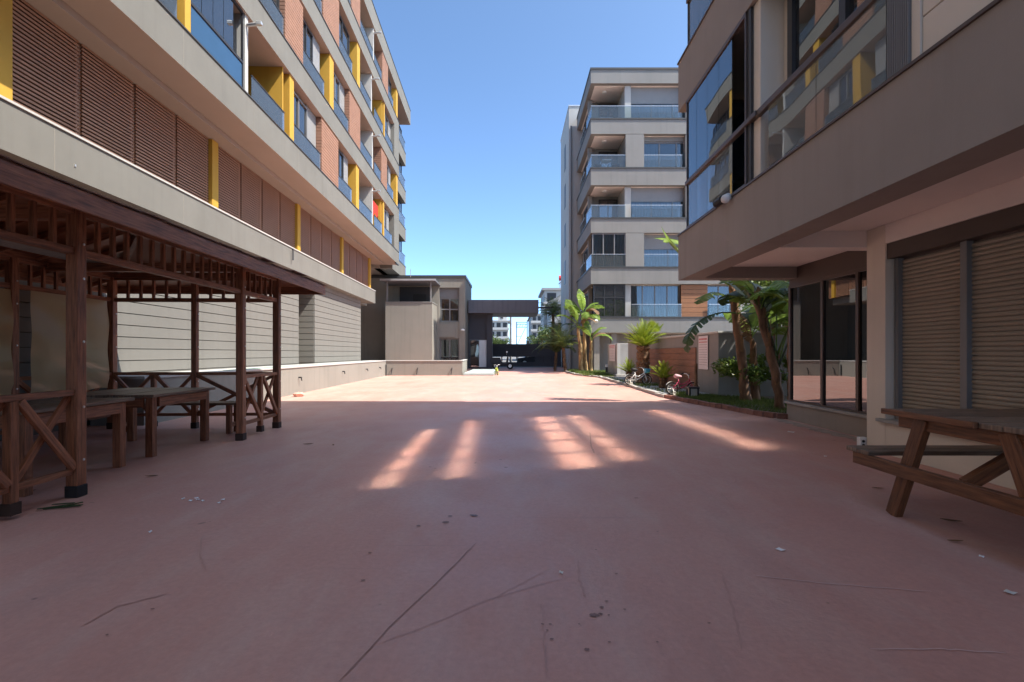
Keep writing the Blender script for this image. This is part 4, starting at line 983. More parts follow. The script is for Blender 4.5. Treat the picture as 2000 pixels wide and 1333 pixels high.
m = MB(); m.tube([(5.35, 27.5, .46), (5.35, 27.5, .60)], [.075, .06], 12); m.build('head', white_m, BL)
# tv dish-like basket light on the middle block
LM2 = thing('floodlight', 'small white floodlight under the first floor ledge behind the banana palms', 'floodlight', (mx(1163), MY-.1, mz(628)))
m = MB(); m.tube([(mx(1163), MY-.02, mz(628)), (mx(1163), MY-.2, mz(628))], .03, 6); m.build('arm', alu, LM2)
m = MB(); m.tube([(mx(1163), MY-.2, mz(626)), (mx(1163), MY-.3, mz(630))], [.08, .14], 10); m.build('head', white_m, LM2)
# ------------------------------------------------------------------ bicycles, scooter, car
def bicycle(name, label, loc, rz, s, cf, cw, basket=None, guard=None, saddle=None):
    """child's bicycle, built along +x with the front wheel at +x, then turned and scaled"""
    T = thing(name, label, 'bicycle', loc); T.rotation_euler.z = rz; T.scale = (s, s, s)
    ox, oy, oz = ORG[T.name]; ORG[T.name] = (0, 0, 0)
    wr = .20
    for x in (-.34, .36):
        m = MB(); m.ring((x, 0, wr), wr-.022, .022); w = m.build('wheel', rubber, T, smooth=True)
        m = MB(); m.ring((x, 0, wr), wr-.048, .010); m.build('rim', cw, w)
        m = MB()
        for q in range(10):
            a = math.pi*q/5; m.tube([(x, .018*(1 if q % 2 else -1), wr), (x+(wr-.05)*math.cos(a), 0, wr+(wr-.05)*math.sin(a))], .0025, 4, False)
        m.tube([(x, -.04, wr), (x, .04, wr)], .016, 8); m.build('spokes', alu, w)
    m = MB(); r = .016
    hd, hb, st, bb = (.24, 0, .50), (.27, 0, .40), (-.13, 0, .50), (-.07, 0, .20)
    m.tube([hd, hb], .02, 8); m.tube([hb, (.1, 0, .28), bb], r*1.2, 8); m.tube([(.25, 0, .45), (.02, 0, .33), (-.10, 0, .36)], r, 8); m.tube([st, bb], r, 8)
    for y in (-.05, .05): m.tube([bb, (-.34, y, wr)], .010, 6); m.tube([(-.115, 0, .42), (-.34, y, wr)], .010, 6)
    m.build('frame', cf, T, smooth=True)
    m = MB()
    for y in (-.04, .04): m.tube([(.27, y*.6, .40), (.30, y, .33), (.36, y, wr)], .011, 6)
    m.build('fork', cf, T, smooth=True)
    m = MB(); m.tube([hd, (.215, 0, .60)], .013, 8); m.tube([(.15, -.20, .66), (.20, -.10, .66), (.215, 0, .60), (.20, .10, .66), (.15, .20, .66)], .011, 8); hbm = m.build('handlebar', alu, T, smooth=True)
    m = MB()
    for y in (-.2, .2): m.tube([(.15, y, .66), (.09, y*1.12, .66)], .017, 8)
    m.build('grip', rubber, hbm)
    m = MB(); m.tube([st, (-.145, 0, .56)], .012, 6); m.tube([(-.26, 0, .585), (-.20, 0, .59), (-.10, 0, .585), (-.02, 0, .58)], [.05, .075, .05, .025], 10); m.build('saddle', saddle or rubber, T, smooth=True)
    m = MB(); m.box(-.36, -.02, .030, .045, .165, .245); m.tube([(-.07, .03, .2), (-.07, .05, .2)], .07, 14); m.build('chain_guard', guard or cf, T, bevel=.01)
    m = MB()
    for sg in (-1, 1): m.bar((-.07, sg*.075, .2), (-.07+sg*.09, sg*.075, .2-sg*.03), .015, .012); m.box(-.07+sg*.09-.035, -.07+sg*.09+.035, sg*.08, sg*.15, .19-sg*.03, .21-sg*.03)
    m.build('pedal', rubber, T)
    for x, a0, a1 in ((-.34, .2, 2.6), (.36, .3, 2.2)):
        m = MB(); m.open = True; n = 10
        for i in range(n+1):
            a = a0+(a1-a0)*i/n; cx, cz = x+(wr+.025)*math.cos(a), wr+(wr+.025)*math.sin(a); m.v += [(cx, -.03, cz), (cx, .03, cz)]
            if i: m.face((2*i-2, 2*i-1, 2*i+1, 2*i))
        m.build('mudguard', guard or cf, T, smooth=True)
    for sg in (-1, 1):      # training wheels
        m = MB(); m.ring((-.34, sg*.17, .065), .05, .014); m.tube([(-.34, sg*.165, .065), (-.34, sg*.175, .065)], .045, 12); m.bar((-.34, sg*.05, .2), (-.34, sg*.16, .07), .014, .02); m.build('training_wheel', guard or rubber, T)
    if basket:
        m = MB(); m.hexa([(.29, -.08, .46), (.42, -.08, .46), (.42, .08, .46), (.29, .08, .46), (.27, -.12, .62), (.47, -.12, .62), (.47, .12, .62), (.27, .12, .62)]); m.build('basket', basket, T, bevel=.015)
    ORG[T.name] = (ox, oy, oz); return T
bicycle('child_bicycle', "white child's bicycle with blue front basket standing by the tall cycad", (4.66, 18.0, .06), R(10), .98, white_m, cream_m, blue_m, cream_m)
bicycle('child_bicycle', "pink child's bicycle with cream chain guard standing by the notice board", (4.86, 13.9, .06), R(8), .90, pink_m, cream_m, None, cream_m, mk('pale_pink', (.62, .34, .36), .5, .1, 4, 0))
bicycle('child_bicycle', "small lime green child's bicycle parked by the pale step at the gatehouse", (-.88, 27.6, .0), R(-80), .9, lime_m, lime_m, None, lime_m)
SC_ = thing('motor_scooter', 'dark motor scooter parked beside the gatehouse pillar', 'scooter', (-.75, 37.4, 0))
for x in (-1.05, .05):
    m = MB(); m.ring((x-.2, 37.4, .26), .19, .07, 'y', 18, 8); w = m.build('wheel', rubber, SC_, smooth=True)
    m = MB(); m.tube([(x-.2, 37.36, .26), (x-.2, 37.44, .26)], .13, 12); m.build('rim', alu, w)
m = MB(); m.prism([(-1.55, .42), (-.55, .30), (-.30, .36), (-.28, .95), (-.38, 1.0), (-.46, .55), (-.75, .48), (-.85, .78), (-1.6, .86), (-1.65, .62)], 'y', 37.25, 37.55); m.build('body', black_m, SC_, bevel=.04)
m = MB(); m.box(-1.55, -.88, 37.24, 37.56, .79, .90); m.build('seat', rubber, SC_, bevel=.04)
m = MB(); m.tube([(-.30, 37.4, .9), (-.40, 37.4, 1.12)], .03, 8); m.tube([(-.46, 37.08, 1.12), (-.40, 37.4, 1.10), (-.46, 37.72, 1.12)], .018, 8); m.build('handlebar', black_m, SC_)
m = MB(); m.tube([(-.42, 37.1, 1.12), (-.38, 37.05, 1.32)], .01, 5); m.tube([(-.38, 37.03, 1.34), (-.38, 37.07, 1.34)], .06, 10); m.build('mirror', alu, SC_)
m = MB(); m.tube([(-.33, 37.4, .88), (-.25, 37.4, .88)], .09, 12); m.build('headlight', cream_m, SC_)
CR = thing('parked_car', 'dark car parked across the street behind the sliding gate', 'car', (2.4, 47, 0))
m = MB(); m.prism([(.45, .35), (.5, .75), (1.2, .85), (1.7, 1.32), (3.2, 1.35), (3.9, .9), (4.4, .8), (4.45, .35)], 'y', 46.2, 47.8); m.build('body', black_m, CR, bevel=.06)
m = MB(); m.prism([(1.35, .88), (1.78, 1.26), (2.4, 1.28), (2.4, .88)], 'y', 46.17, 46.21); m.prism([(2.5, .88), (2.5, 1.28), (3.15, 1.28), (3.7, .90)], 'y', 46.17, 46.21); m.build('side_window', g_refl, CR)
for x in (1.2, 3.7):
    for y in (46.25, 47.75):
        m = MB(); m.tube([(x, y-.1, .32), (x, y+.1, .32)], .32, 18); w = m.build('wheel', rubber, CR)
        m = MB(); m.tube([(x, y-.105, .32), (x, y-.10, .32)], .2, 14); m.build('rim', alu, w)
m = MB(); m.box(.44, .48, 46.3, 46.7, .62, .74); m.box(4.42, 4.46, 46.3, 46.7, .62, .74); m.build('lamp', cream_m, CR)
# ------------------------------------------------------------------ far buildings, pole and gantry
def far_block(name, label, x0, x1, y0, y1, h, floors, bays, mat, side=False, roof=None):
    T = thing(name, label, 'building', ((x0+x1)/2, (y0+y1)/2, 0), 'W', 'apartment houses beyond the gate')
    m = MB(); m.box(x0, x1, y0, y1, 0, h); m.build('wall', mat, T)
    fh = h/floors
    for f in range(floors):
        z = f*fh+fh*.35; w = (x1-x0)/bays
        m = MB(); m.box(x0-.3, x1+.3, y0-1.0, y0-.01, f*fh+fh*.02, f*fh+fh*.08); m.box(x0-.3, x1+.3, y0-1.02, y0-.95, f*fh+fh*.08, f*fh+fh*.30); 
        if f: m.build('balcony', far_white, T)
        for b in range(bays):
            m = MB(); m.box(x0+w*(b+.18), x0+w*(b+.82), y0-.05, y0+.1, z, z+fh*.5); m.build('window', frame_dark, T)
        n2 = max(2, int((y1-y0)/4)); w2 = (y1-y0)/n2
        for b in range(n2):
            m = MB(); m.box(x0-.05, x0+.1, y0+w2*(b+.25), y0+w2*(b+.75), z, z+fh*.45); m.build('window', frame_dark, T)
    m = MB(); m.box(x0-.5, x1+.5, y0-.5, y1+.5, h, h+.4); m.build('roof_slab', roof or mat, T)
    return T
far_block('apartment_house', 'white apartment house seen under the gatehouse canopy', -9, -1.2, 150, 162, 11.0, 4, 4, far_white)
T = thing('roof_house', 'white rooftop room on the far white apartment house', 'rooftop room', (-3, 156, 11.4))
m = MB(); m.box(-4.5, -1.6, 152, 158, 11.4, 13.6); m.build('wall', far_white, T); m = MB(); m.box(-3.6, -2.8, 151.9, 152.1, 12, 13); m.build('window', frame_dark, T)
far_block('apartment_house', 'grey apartment house farthest down the street', 6.4, 11.5, 158, 190, 13.6, 5, 3, far_grey)
far_block('apartment_house', 'pale apartment house with flat grey roof rising above the palms', 5.9, 11, 88, 100, 12.6, 4, 2, far_white, roof=far_grey)
G = far_block('apartment_house', 'pale gabled house directly beside the stair tower', 6.3, 10, 76, 87, 8.9, 3, 2, far_white)
m = MB(); m.prism([(5.6, 9.2), (8.3, 10.6), (11, 9.2)], 'y', 75.4, 87.6); m.build('roof', far_grey, G)
WT = thing('water_tank', 'red and grey water tank on a roof frame beside the stair tower', 'water tank', (9.3, 90, 13))
m = MB()
for x in (8.9, 10.1):
    for y in (89.4, 90.6): m.tube([(x, y, 13.0), (x, y, 14.6)], .06, 6)
m.build('stand', alu, WT)
m = MB(); m.tube([(8.7, 90, 15.1), (10.6, 90, 15.1)], .5, 14); m.build('tank', red_m, WT)
m = MB(); m.bar((8.6, 89.6, 14.0), (10.2, 89.6, 15.2), 1.2, .1); m.build('solar_panel', canopy_m, WT)
PP = MB(); PP.tube([(-.12, 48, -.3), (-.12, 48, 6.5)], [.13, .09], 10); tag(PP.build('street_pole', concrete, None, org=(-.12, 48, 0)), 'tall pale street pole standing behind the gate', 'pole')
P2 = MB(); P2.tube([(-3.4, 66, -.3), (-3.4, 66, 5)], .05, 8); P2.tube([(-3.4, 66, 5), (-2.6, 66, 5.3)], .04, 8); tag(P2.build('lamp_post', alu, None, org=(-3.4, 66, 0)), 'thin white lamp post in front of the green trees', 'lamp post')
GN = thing('steel_gantry', 'dark steel lattice gantry beyond the gate', 'gantry', (1.5, 80, 0))
m = MB()
for x in (.75, 2.5): m.tube([(x, 80, 0), (x, 80, 6.4 if x < 1 else 6.6)], .07, 6)
m.build('post', black_m, GN)
m = MB()
for z in (5.5, 6.0, 6.3): m.tube([(.75, 80, z), (2.5, 80, z)], .05, 6)
for q in range(4): m.tube([(.75+q*.44, 80, 5.5), (.97+q*.44, 80, 6.0)], .025, 5)
m.tube([(.75, 80, 2.4), (2.2, 80, 5.4)], .04, 5); m.tube([(.75, 80, 4.0), (1.5, 80, 4.0)], .03, 5); m.build('lattice', black_m, GN)
m = MB(); m.box(2.05, 2.5, 70, 70.3, 1.6, 3.1); m.tube([(2.28, 70.15, 0), (2.28, 70.15, 1.6)], .06, 6); tag(m.build('utility_box', black_m, None, org=(2.28, 70.15, 0)), 'dark utility box on a post under the gantry', 'utility box')

# ------------------------------------------------------------------ vegetation
def leafcloud(b, c, rad, n, size, rr, flat=.75):
    for _ in range(n):
        u = rr.gauss(0, 1), rr.gauss(0, 1), rr.gauss(0, 1); l = math.sqrt(sum(x*x for x in u)) or 1
        q = rr.random()**.45; p = Vector((c[0]+rad[0]*u[0]/l*q, c[1]+rad[1]*u[1]/l*q, c[2]+rad[2]*u[2]/l*q))
        a = Vector((rr.gauss(0, 1), rr.gauss(0, 1), rr.gauss(0, .6))).normalized(); t = Vector((rr.gauss(0, 1), rr.gauss(0, 1), rr.gauss(0, 1))); w = a.cross(t).normalized()
        s = size*rr.uniform(.6, 1.3); k = len(b.v)
        b.v += [tuple(p-a*s), tuple(p+w*s*.42), tuple(p+a*s), tuple(p-w*s*.42)]; b.face((k, k+1, k+2, k+3))
def tree(name, label, loc, h, rad, n, size, seed, cat='tree', mat=None, clumps=9, group=None, th=.12):
    rr = random.Random(seed); T = thing(name, label, cat, loc, 'W', group); x, y, z = loc
    m = MB(); m.tube([(x, y, z-.1), (x+rr.uniform(-.1, .1), y, z+h*.35), (x+rr.uniform(-.2, .2), y, z+h*.7)], [th, th*.8, th*.4], 8)
    cs = []
    for q in range(clumps):
        a = rr.uniform(0, 6.28); d = rr.uniform(.15, .75)*rad; cz = z+h*rr.uniform(.45, .92); c = (x+d*math.cos(a), y+d*math.sin(a), cz); cs.append(c)
        m.tube([(x, y, z+h*rr.uniform(.25, .5)), ((x+c[0])/2, (y+c[1])/2, (z+h*.4+cz)/2+.1), c], [th*.5, th*.3, th*.1], 5)
    m.build('trunk', bark_brown, T, smooth=True)
    b = MB(); b.open = True
    for c in cs:
        r = rad*rr.uniform(.30, .55); leafcloud(b, c, (r, r, r*.75), n//clumps, size, rr)
    b.build('crown', mat or leaf_tree, T); return T
def leaf_blade(mb, base, az, e0, length, width, droop, rr, pet=.15, tears=.35, segs=16, twist=0.0, fold=.25):
    """long banana leaf: petiole, then two half blades either side of the midrib with torn edges"""
    p = Vector(base); pts = [p.copy()]; e = e0; st = length/segs; tang = []
    for i in range(segs):
        d = Vector((math.cos(az)*math.cos(e), math.sin(az)*math.cos(e), math.sin(e))); tang.append(d); p = p+d*st; pts.append(p.copy()); e -= droop/segs*(0.5+1.2*i/segs)
    tang.append(tang[-1])
    n0 = int(segs*pet)
    mb.tube(pts, [max(.004, .022*length/2*(1-.85*i/segs)) for i in range(segs+1)], 5)
    for side in (-1, 1):
        for i in range(n0, segs):
            def wd(t):
                t = (t-pet)/(1-pet); return width*.5*max(0.02, (math.sin(min(1, t*2.6)*math.pi/2))*(1-max(0, (t-.70)/.30)**1.8))
            def edge(j, sh):
                d = tang[j]; s = d.cross(Vector((0, 0, 1)))
                s = s.normalized() if s.length > 1e-4 else Vector((math.sin(az), -math.cos(az), 0))
                up = s.cross(d); s = s*math.cos(twist)+up*math.sin(twist)
                return pts[j]+s*side*wd(j/segs)+Vector((0, 0, -fold*wd(j/segs)))+d*(sh*st+wd(j/segs)*.18)
            g0 = rr.uniform(.0, .35) if rr.random() < tears else 0; g1 = rr.uniform(.0, .3) if rr.random() < tears else 0
            dz = Vector((0, 0, -rr.uniform(0, .25)*wd(i/segs))) if rr.random() < tears else Vector((0, 0, 0))
            k = len(mb.v); mb.v += [tuple(pts[i]), tuple(pts[i+1]), tuple(edge(i+1, -g1)+dz), tuple(edge(i, g0)+dz)]; mb.face((k, k+1, k+2, k+3))
def banana(name, label, loc, stem, r0, leaves, mat_stem, seed, group=None, skirt=0):
    rr = random.Random(seed); T = thing(name, label, 'banana plant', loc, 'W', group)
    pts = [Vector(p) for p in stem]; n = 14; P = []; rad = []
    for i in range(n+1):
        t = i/n*(len(pts)-1); k = min(int(t), len(pts)-2); f = t-k; P.append(pts[k].lerp(pts[k+1], f)+Vector((rr.gauss(0, .012), rr.gauss(0, .012), 0))); rad.append(r0*(1.25 if i == 0 else 1-.45*i/n)*rr.uniform(.9, 1.1))
    m = MB(); m.tube(P, rad, 10); m.build('stem', mat_stem, T, smooth=True)
    b = MB(); b.open = True                      # old sheaths peeling off the stem
    for q in range(26):
        i = rr.randrange(1, n); a = rr.uniform(0, 6.28); c = P[i]; r_ = rad[i]; d = Vector((math.cos(a), math.sin(a), 0)); s = Vector((-d.y, d.x, 0)); L_ = rr.uniform(.12, .4)
        k = len(b.v); b.v += [tuple(c+d*r_*1.01-s*.04), tuple(c+d*r_*1.01+s*.04), tuple(c+d*(r_*1.12)+s*.025+Vector((0, 0, L_))), tuple(c+d*(r_*1.2)-s*.025+Vector((0, 0, L_)))]; b.face((k, k+1, k+2, k+3))
    stuff(b.build('sheath', leaf_dry, T))
    for (az, e0, L_, w, droop, mt, *ex) in leaves:
        b = MB(); b.open = True; base = P[-1] if not ex or ex[0] is None else Vector(ex[0])
        leaf_blade(b, base, R(az), R(e0), L_, w, R(droop), rr, pet=ex[1] if len(ex) > 1 else .18, tears=ex[2] if len(ex) > 2 else .35, segs=18, twist=rr.uniform(-.4, .4))
        b.build('leaf', mt, T)
    return T
gB = 'banana plants by the glass corner room'
banana('banana_plant', 'leaning brown banana stem with one long torn leaf arching over the garden wall', (5.78, 12.0, .05),
  [(5.78, 12.0, 0), (5.66, 12.0, 1.2), (5.48, 12.0, 2.4), (5.42, 12.0, 2.9)], .125,
  [(184, 8, 1.95, .42, 112, leaf_dark, (5.60, 11.95, 2.22), .25, .9), (160, 60, 2.4, .45, 60, leaf_ban), (20, 52, 2.2, .55, 120, leaf_dark, (5.50, 12, 2.3), .15, .3), (200, 35, 1.3, .44, 100, leaf_ban, (5.48, 12, 2.5)), (300, 45, 1.5, .5, 120, leaf_ban, (5.5, 12, 2.3)), (250, 28, 1.0, .46, 90, leaf_ban, (5.5, 11.9, 2.5)), (340, 40, 1.5, .5, 120, leaf_ban, (5.52, 11.9, 2.2)), (172, 30, 2.3, .42, -30, leaf_ban), (275, -50, .9, .22, 30, leaf_dry, (5.55, 11.9, 2.3), .1, .8)], bark_brown, 1, gB)
banana('banana_plant', 'short tan banana stem standing between the two leaning stems', (6.1, 12.2, .05),
  [(6.1, 12.2, 0), (6.08, 12.2, .8), (6.02, 12.2, 1.6)], .11,
  [(170, 70, 1.0, .42, 60, leaf_ban, None, .1, .1), (60, 70, 1.5, .5, 70, leaf_dark), (350, 60, 1.4, .5, 90, leaf_ban), (300, 70, 1.5, .46, 70, leaf_ban), (20, 78, 1.6, .5, 40, leaf_ban)], bark_brown, 2, gB)
banana('banana_plant', 'thick green banana stem leaning left closest to the glass corner room', (5.72, 10.35, .05),
  [(5.72, 10.35, 0), (5.62, 10.4, .9), (5.42, 10.5, 1.9), (5.24, 10.6, 2.6)], .105,
  [(150, 72, 1.6, .42, 70, leaf_ban), (60, 70, 1.7, .55, 130, leaf_dark, (5.38, 10.5, 2.0), .2, .3), (20, 60, 1.4, .5, 120, leaf_ban, (5.4, 10.5, 1.9), .2, .3), (350, 55, 1.0, .42, 110, leaf_ban, (5.46, 10.5, 1.7)), (200, 65, 1.3, .44, 110, leaf_ban, (5.3, 10.5, 2.3)), (100, 60, 1.7, .55, 120, leaf_dark, (5.35, 10.5, 2.1), .2, .3), (10, 50, .95, .42, 90, leaf_ban, (5.5, 10.5, 1.5)), (330, 68, 1.4, .46, 120, leaf_dark, (5.36, 10.5, 2.0), .2, .3), (280, 66, 1.2, .44, 120, leaf_ban, (5.32, 10.4, 2.2)), (40, 75, 1.3, .5, 150, leaf_ban, (5.34, 10.5, 2.2), .2, .3)]+[(az, e, 2.3, .45, 45, leaf_dark if az % 2 else leaf_ban, (5.6+dx, 10.38, zb), .5, .3) for az, e, dx, zb in ((95, 84, 0, .9), (60, 80, .04, 1.0), (20, 76, .05, .8), (151, 82, -.03, 1.1), (341, 74, .08, .9), (121, 74, .02, 1.3), (10, 68, .06, 1.2))], bark_brown, 3, gB)
banana('banana_plant', 'slim reddish banana stem right against the glass corner of the room', (5.62, 9.75, .05),
  [(5.62, 9.75, 0), (5.60, 9.8, 1.2), (5.62, 9.8, 2.2)], .07,
  [(80, 65, 1.2, .4, 110, leaf_dark), (20, 60, 1.0, .38, 110, leaf_ban), (120, 60, 1.1, .4, 120, leaf_ban), (160, 55, 1.0, .38, 120, leaf_ban), (250, 70, .9, .34, 130, leaf_dark)], bark_brown, 4, gB)
gP = 'banana palms at the corner of the middle block'
banana('banana_plant', 'tallest pale banana stem on the lawn at the corner of the middle block', (4.55, 30.2, .06), [(4.55, 30.2, 0), (4.50, 30.2, 1.8), (4.42, 30.2, 3.5)], .15,
  [(95, 82, 2.2, .55, 50, leaf_ban), (250, 78, 1.9, .5, 70, leaf_ban), (340, 62, 1.7, .5, 105, leaf_ban), (200, 60, 1.7, .48, 95, leaf_ban), (30, 70, 1.7, .48, 85, leaf_ban), (300, 50, 1.8, .5, 125, leaf_dry), (150, 66, 1.6, .48, 110, leaf_ban), (60, 50, 1.3, .45, 140, leaf_dry), (330, 30, 1.3, .45, 110, leaf_ban), (180, 35, 1.2, .4, 120, leaf_dry), (270, 40, 1.5, .5, 130, leaf_ban)], bark_pale, 5, gP)
banana('banana_plant', 'middle pale banana stem with bright upright young leaves', (4.28, 30.0, .06), [(4.28, 30.0, 0), (4.22, 30.0, 1.6), (4.08, 30.0, 2.8)], .15,
  [(230, 75, 2.1, .6, 70, leaf_ban), (190, 62, 1.8, .55, 90, leaf_ban), (120, 78, 2.4, .7, 55, leaf_ban), (310, 60, 1.7, .5, 120, leaf_dry), (20, 66, 1.9, .6, 105, leaf_ban), (160, 40, 1.6, .5, 120, leaf_dark)], bark_pale, 6, gP)
banana('banana_plant', 'short yellow-green banana stem at the right of the lawn clump', (4.82, 29.8, .06), [(4.82, 29.8, 0), (4.84, 29.8, 1.4), (4.86, 29.8, 2.0)], .13,
  [(120, 76, 1.9, .5, 40, leaf_ban), (300, 66, 1.7, .55, 95, leaf_ban), (340, 50, 1.6, .5, 125, leaf_ban), (210, 70, 1.6, .45, 85, leaf_ban), (20, 56, 1.5, .5, 110, leaf_dry)], bark_pale, 7, gP)
# feather leaves: cycads and palms
def frond_mesh(name, mat, L_, e0, droop, lw, n, seed, wl=.012, vee=.5):
    rr = random.Random(seed); b = MB(); b.open = True; p = Vector((0, 0, 0)); e = e0; segs = n; st = L_/segs; pts = [p.copy()]; tg = []
    for i in range(segs):
        d = Vector((math.cos(e), 0, math.sin(e))); tg.append(d); p = p+d*st; pts.append(p.copy()); e -= droop/segs*(.4+1.2*i/segs)
    b.tube(pts, [max(.003, .011*(1-.8*i/segs)) for i in range(segs+1)], 4, False)
    for i in range(2, segs):
        t = i/segs; l = lw*math.sin(min(1, t*3.2)*math.pi/2)*(1-max(0, t-.55)/.45*.75)*rr.uniform(.85, 1.1)
        for s in (-1, 1):
            d = tg[i]; side = Vector((0, s, 0)); up = Vector((-d.z, 0, d.x)); v = (side*.85+d*.55+up*vee*.5+Vector((0, 0, -.15))).normalized()*l; w = d*wl
            k = len(b.v); b.v += [tuple(pts[i]-w), tuple(pts[i]+w), tuple(pts[i]+v*.6+w*.8+Vector((0, 0, l*.03))), tuple(pts[i]+v+Vector((0, 0, -l*.12))), tuple(pts[i]+v*.6-w*.8+Vector((0, 0, l*.03)))]; b.face((k, k+1, k+2, k+3, k+4))
    return b.mesh(name, mat)
def feather_plant(name, label, cat, loc, trunk_h, r0, fr, seed, trunk_mat, group=None, knob=True, lean=(0, 0)):
    rr = random.Random(seed); T = thing(name, label, cat, loc, 'W', group); x, y, z = loc
    m = MB(); n = max(4, int(trunk_h/.09)); P = [(x+lean[0]*i/n, y+lean[1]*i/n, z-.03+trunk_h*i/n) for i in range(n+1)]
    m.tube(P, [r0*(1.05 if i % 2 else .90)*(1+.1*math.sin(i*1.7)) for i in range(n+1)], 11); m.build('trunk', trunk_mat, T, smooth=False)
    if knob:
        b = MB(); b.open = True
        for q in range(int(90*trunk_h)+20):
            a = rr.uniform(0, 6.28); h = rr.uniform(.05, 1)*trunk_h; d = Vector((math.cos(a), math.sin(a), 0)); s = Vector((-d.y, d.x, 0)); c = Vector((x+lean[0]*h/trunk_h, y+lean[1]*h/trunk_h, z+h))+d*r0*.92
            k = len(b.v); b.v += [tuple(c-s*.03), tuple(c+s*.03), tuple(c+d*.07+s*.012+Vector((0, 0, .06))), tuple(c+d*.07-s*.012+Vector((0, 0, .06)))]; b.face((k, k+1, k+2, k+3))
        b.build('leaf_base', leaf_dry, T)
    for (me, cnt, dz) in fr:
        for q in range(cnt):
            inst('frond', me, T, (lean[0]+rr.uniform(-.03, .03), lean[1]+rr.uniform(-.03, .03), trunk_h-.05+dz), (rr.uniform(-.12, .12), rr.uniform(-.12, .12), 6.283*(q+rr.uniform(-.3, .3))/cnt), (rr.uniform(.88, 1.1),)*3)
    return T
cf = [frond_mesh('frond', leaf_cyc, 1.0, R(e), R(d), .13, 34, i, .009) for i, (e, d) in enumerate(((80, 12), (62, 22), (44, 26), (28, 30)))]
feather_plant('cycad', 'tall cycad with a full bright crown on a thick shaggy trunk', 'cycad', (5.12, 19.0, .06), 1.50, .25, [(cf[0], 12, .05), (cf[1], 18, .03), (cf[2], 20, 0), (cf[3], 14, -.05)], 1, bark_cyc)
cs = [frond_mesh('frond', leaf_cyc, .62, R(e), R(d), .10, 26, 9+i, .008) for i, (e, d) in enumerate(((76, 20), (54, 28), (32, 30)))]
feather_plant('cycad', 'low bright cycad between the two bicycles', 'cycad', (5.10, 16.4, .06), .38, .14, [(cs[0], 10, .03), (cs[1], 14, 0), (cs[2], 12, -.02)], 2, bark_cyc)
feather_plant('cycad', 'smallest cycad behind the white bicycle', 'cycad', (5.0, 20.8, .06), .40, .12, [(cs[0], 8, .03), (cs[1], 10, 0), (cs[2], 10, -.02)], 3, bark_cyc)
pf = [frond_mesh('frond', leaf_palm, 1.9, R(e), R(d), .42, 34, 20+i, .012, .1) for i, (e, d) in enumerate(((80, 60), (62, 95), (45, 110), (20, 80)))]
feather_plant('feather_palm', 'feather palm with drooping yellowing fronds beside the banana stems', 'palm', (3.55, 32.2, .0), 1.6, .10, [(pf[0], 7, .05), (pf[1], 10, 0), (pf[2], 10, 0)], 5, bark_brown, 'feather palms by the gate', lean=(-.15, 0))
feather_plant('feather_palm', 'shorter feather palm left of the yellowing one near the gate', 'palm', (3.0, 34.0, .0), 1.3, .09, [(pf[0], 7, .05), (pf[1], 9, 0), (pf[2], 8, 0)], 6, bark_brown, 'feather palms by the gate', lean=(.1, 0))
feather_plant('feather_palm', 'tall dark feather palm rising behind the gate', 'palm', (3.85, 45.5, 0), 5.0, .14, [(pf[0], 7, .05), (pf[1], 12, 0), (pf[2], 12, -.02), (pf[3], 8, -.1)], 7, bark_brown, 'feather palms by the gate')
feather_plant('feather_palm', 'lower dark feather palm behind the gate wall', 'palm', (4.6, 44.8, 0), 3.2, .12, [(pf[0], 7, .05), (pf[1], 11, 0), (pf[2], 10, 0)], 8, bark_brown, 'feather palms by the gate')
# fan palm behind the garden wall
FP = thing('fan_palm', 'young fan palm showing over the garden wall above the cycad', 'palm', (6.55, 22.6, .06))
m = MB(); m.tube([(6.55, 22.6, 0), (6.55, 22.6, 2.05)], .05, 8); m.build('trunk', bark_brown, FP)
rr = random.Random(12)
for q in range(13):
    a = 6.283*q/13+rr.uniform(-.2, .2); e = rr.uniform(.25, 1.3); d = Vector((math.cos(a)*math.cos(e), math.sin(a)*math.cos(e), math.sin(e))); L_ = rr.uniform(.3, .55); c = Vector((6.55, 22.6, 2.0))+d*L_
    s = d.cross(Vector((0, 0, 1))).normalized(); b = MB(); b.open = True; b.tube([(6.55, 22.6, 2.0), c], .008, 4)
    for j in range(13):
        t = (j-6)/6*1.25; v = (d*math.cos(t)+s*math.sin(t)); w = (s*math.cos(t)-d*math.sin(t))*.02; l = .42*(1-.25*abs(t)); k = len(b.v)
        b.v += [tuple(c), tuple(c+v*l*.5+w), tuple(c+v*l+Vector((0, 0, -.05))), tuple(c+v*l*.5-w)]; b.face((k, k+1, k+2, k+3))
    b.build('fan_leaf', leaf_cyc, FP)
tree('shrub', 'dense dark shrub at the foot of the leaning banana stems', (5.98, 12.6, .05), 1.1, .75, 3000, .06, 3, 'shrub', leaf_bush, 8, th=.02)
tree('tree', 'bright leafy tree filling the gap beside the glass corner room', (8.3, 15.3, .05), 4.6, 1.6, 5200, .085, 4, 'tree', leaf_bush, 16, th=.09)
tree('shrub', 'yellow-green shrub under the bright tree behind the banana stems', (7.2, 12.7, .05), 1.3, .6, 1600, .06, 5, 'shrub', leaf_bush, 8, th=.02)
tree('tree', 'added leafy tree hidden beyond the glass corner room to shade the garden wall', (9.0, 12.5, .05), 5.4, 2.3, 8000, .10, 14, 'tree', leaf_bush, 14, th=.09)  # hidden tree added to cast shade on the end of the garden wall
tree('tree', 'dark tree behind the bright one at the end of the garden wall', (10.5, 18.5, .05), 6.0, 2.2, 3600, .12, 6, 'tree', leaf_tree, 14, th=.12)
gT = 'street trees beyond the gate'
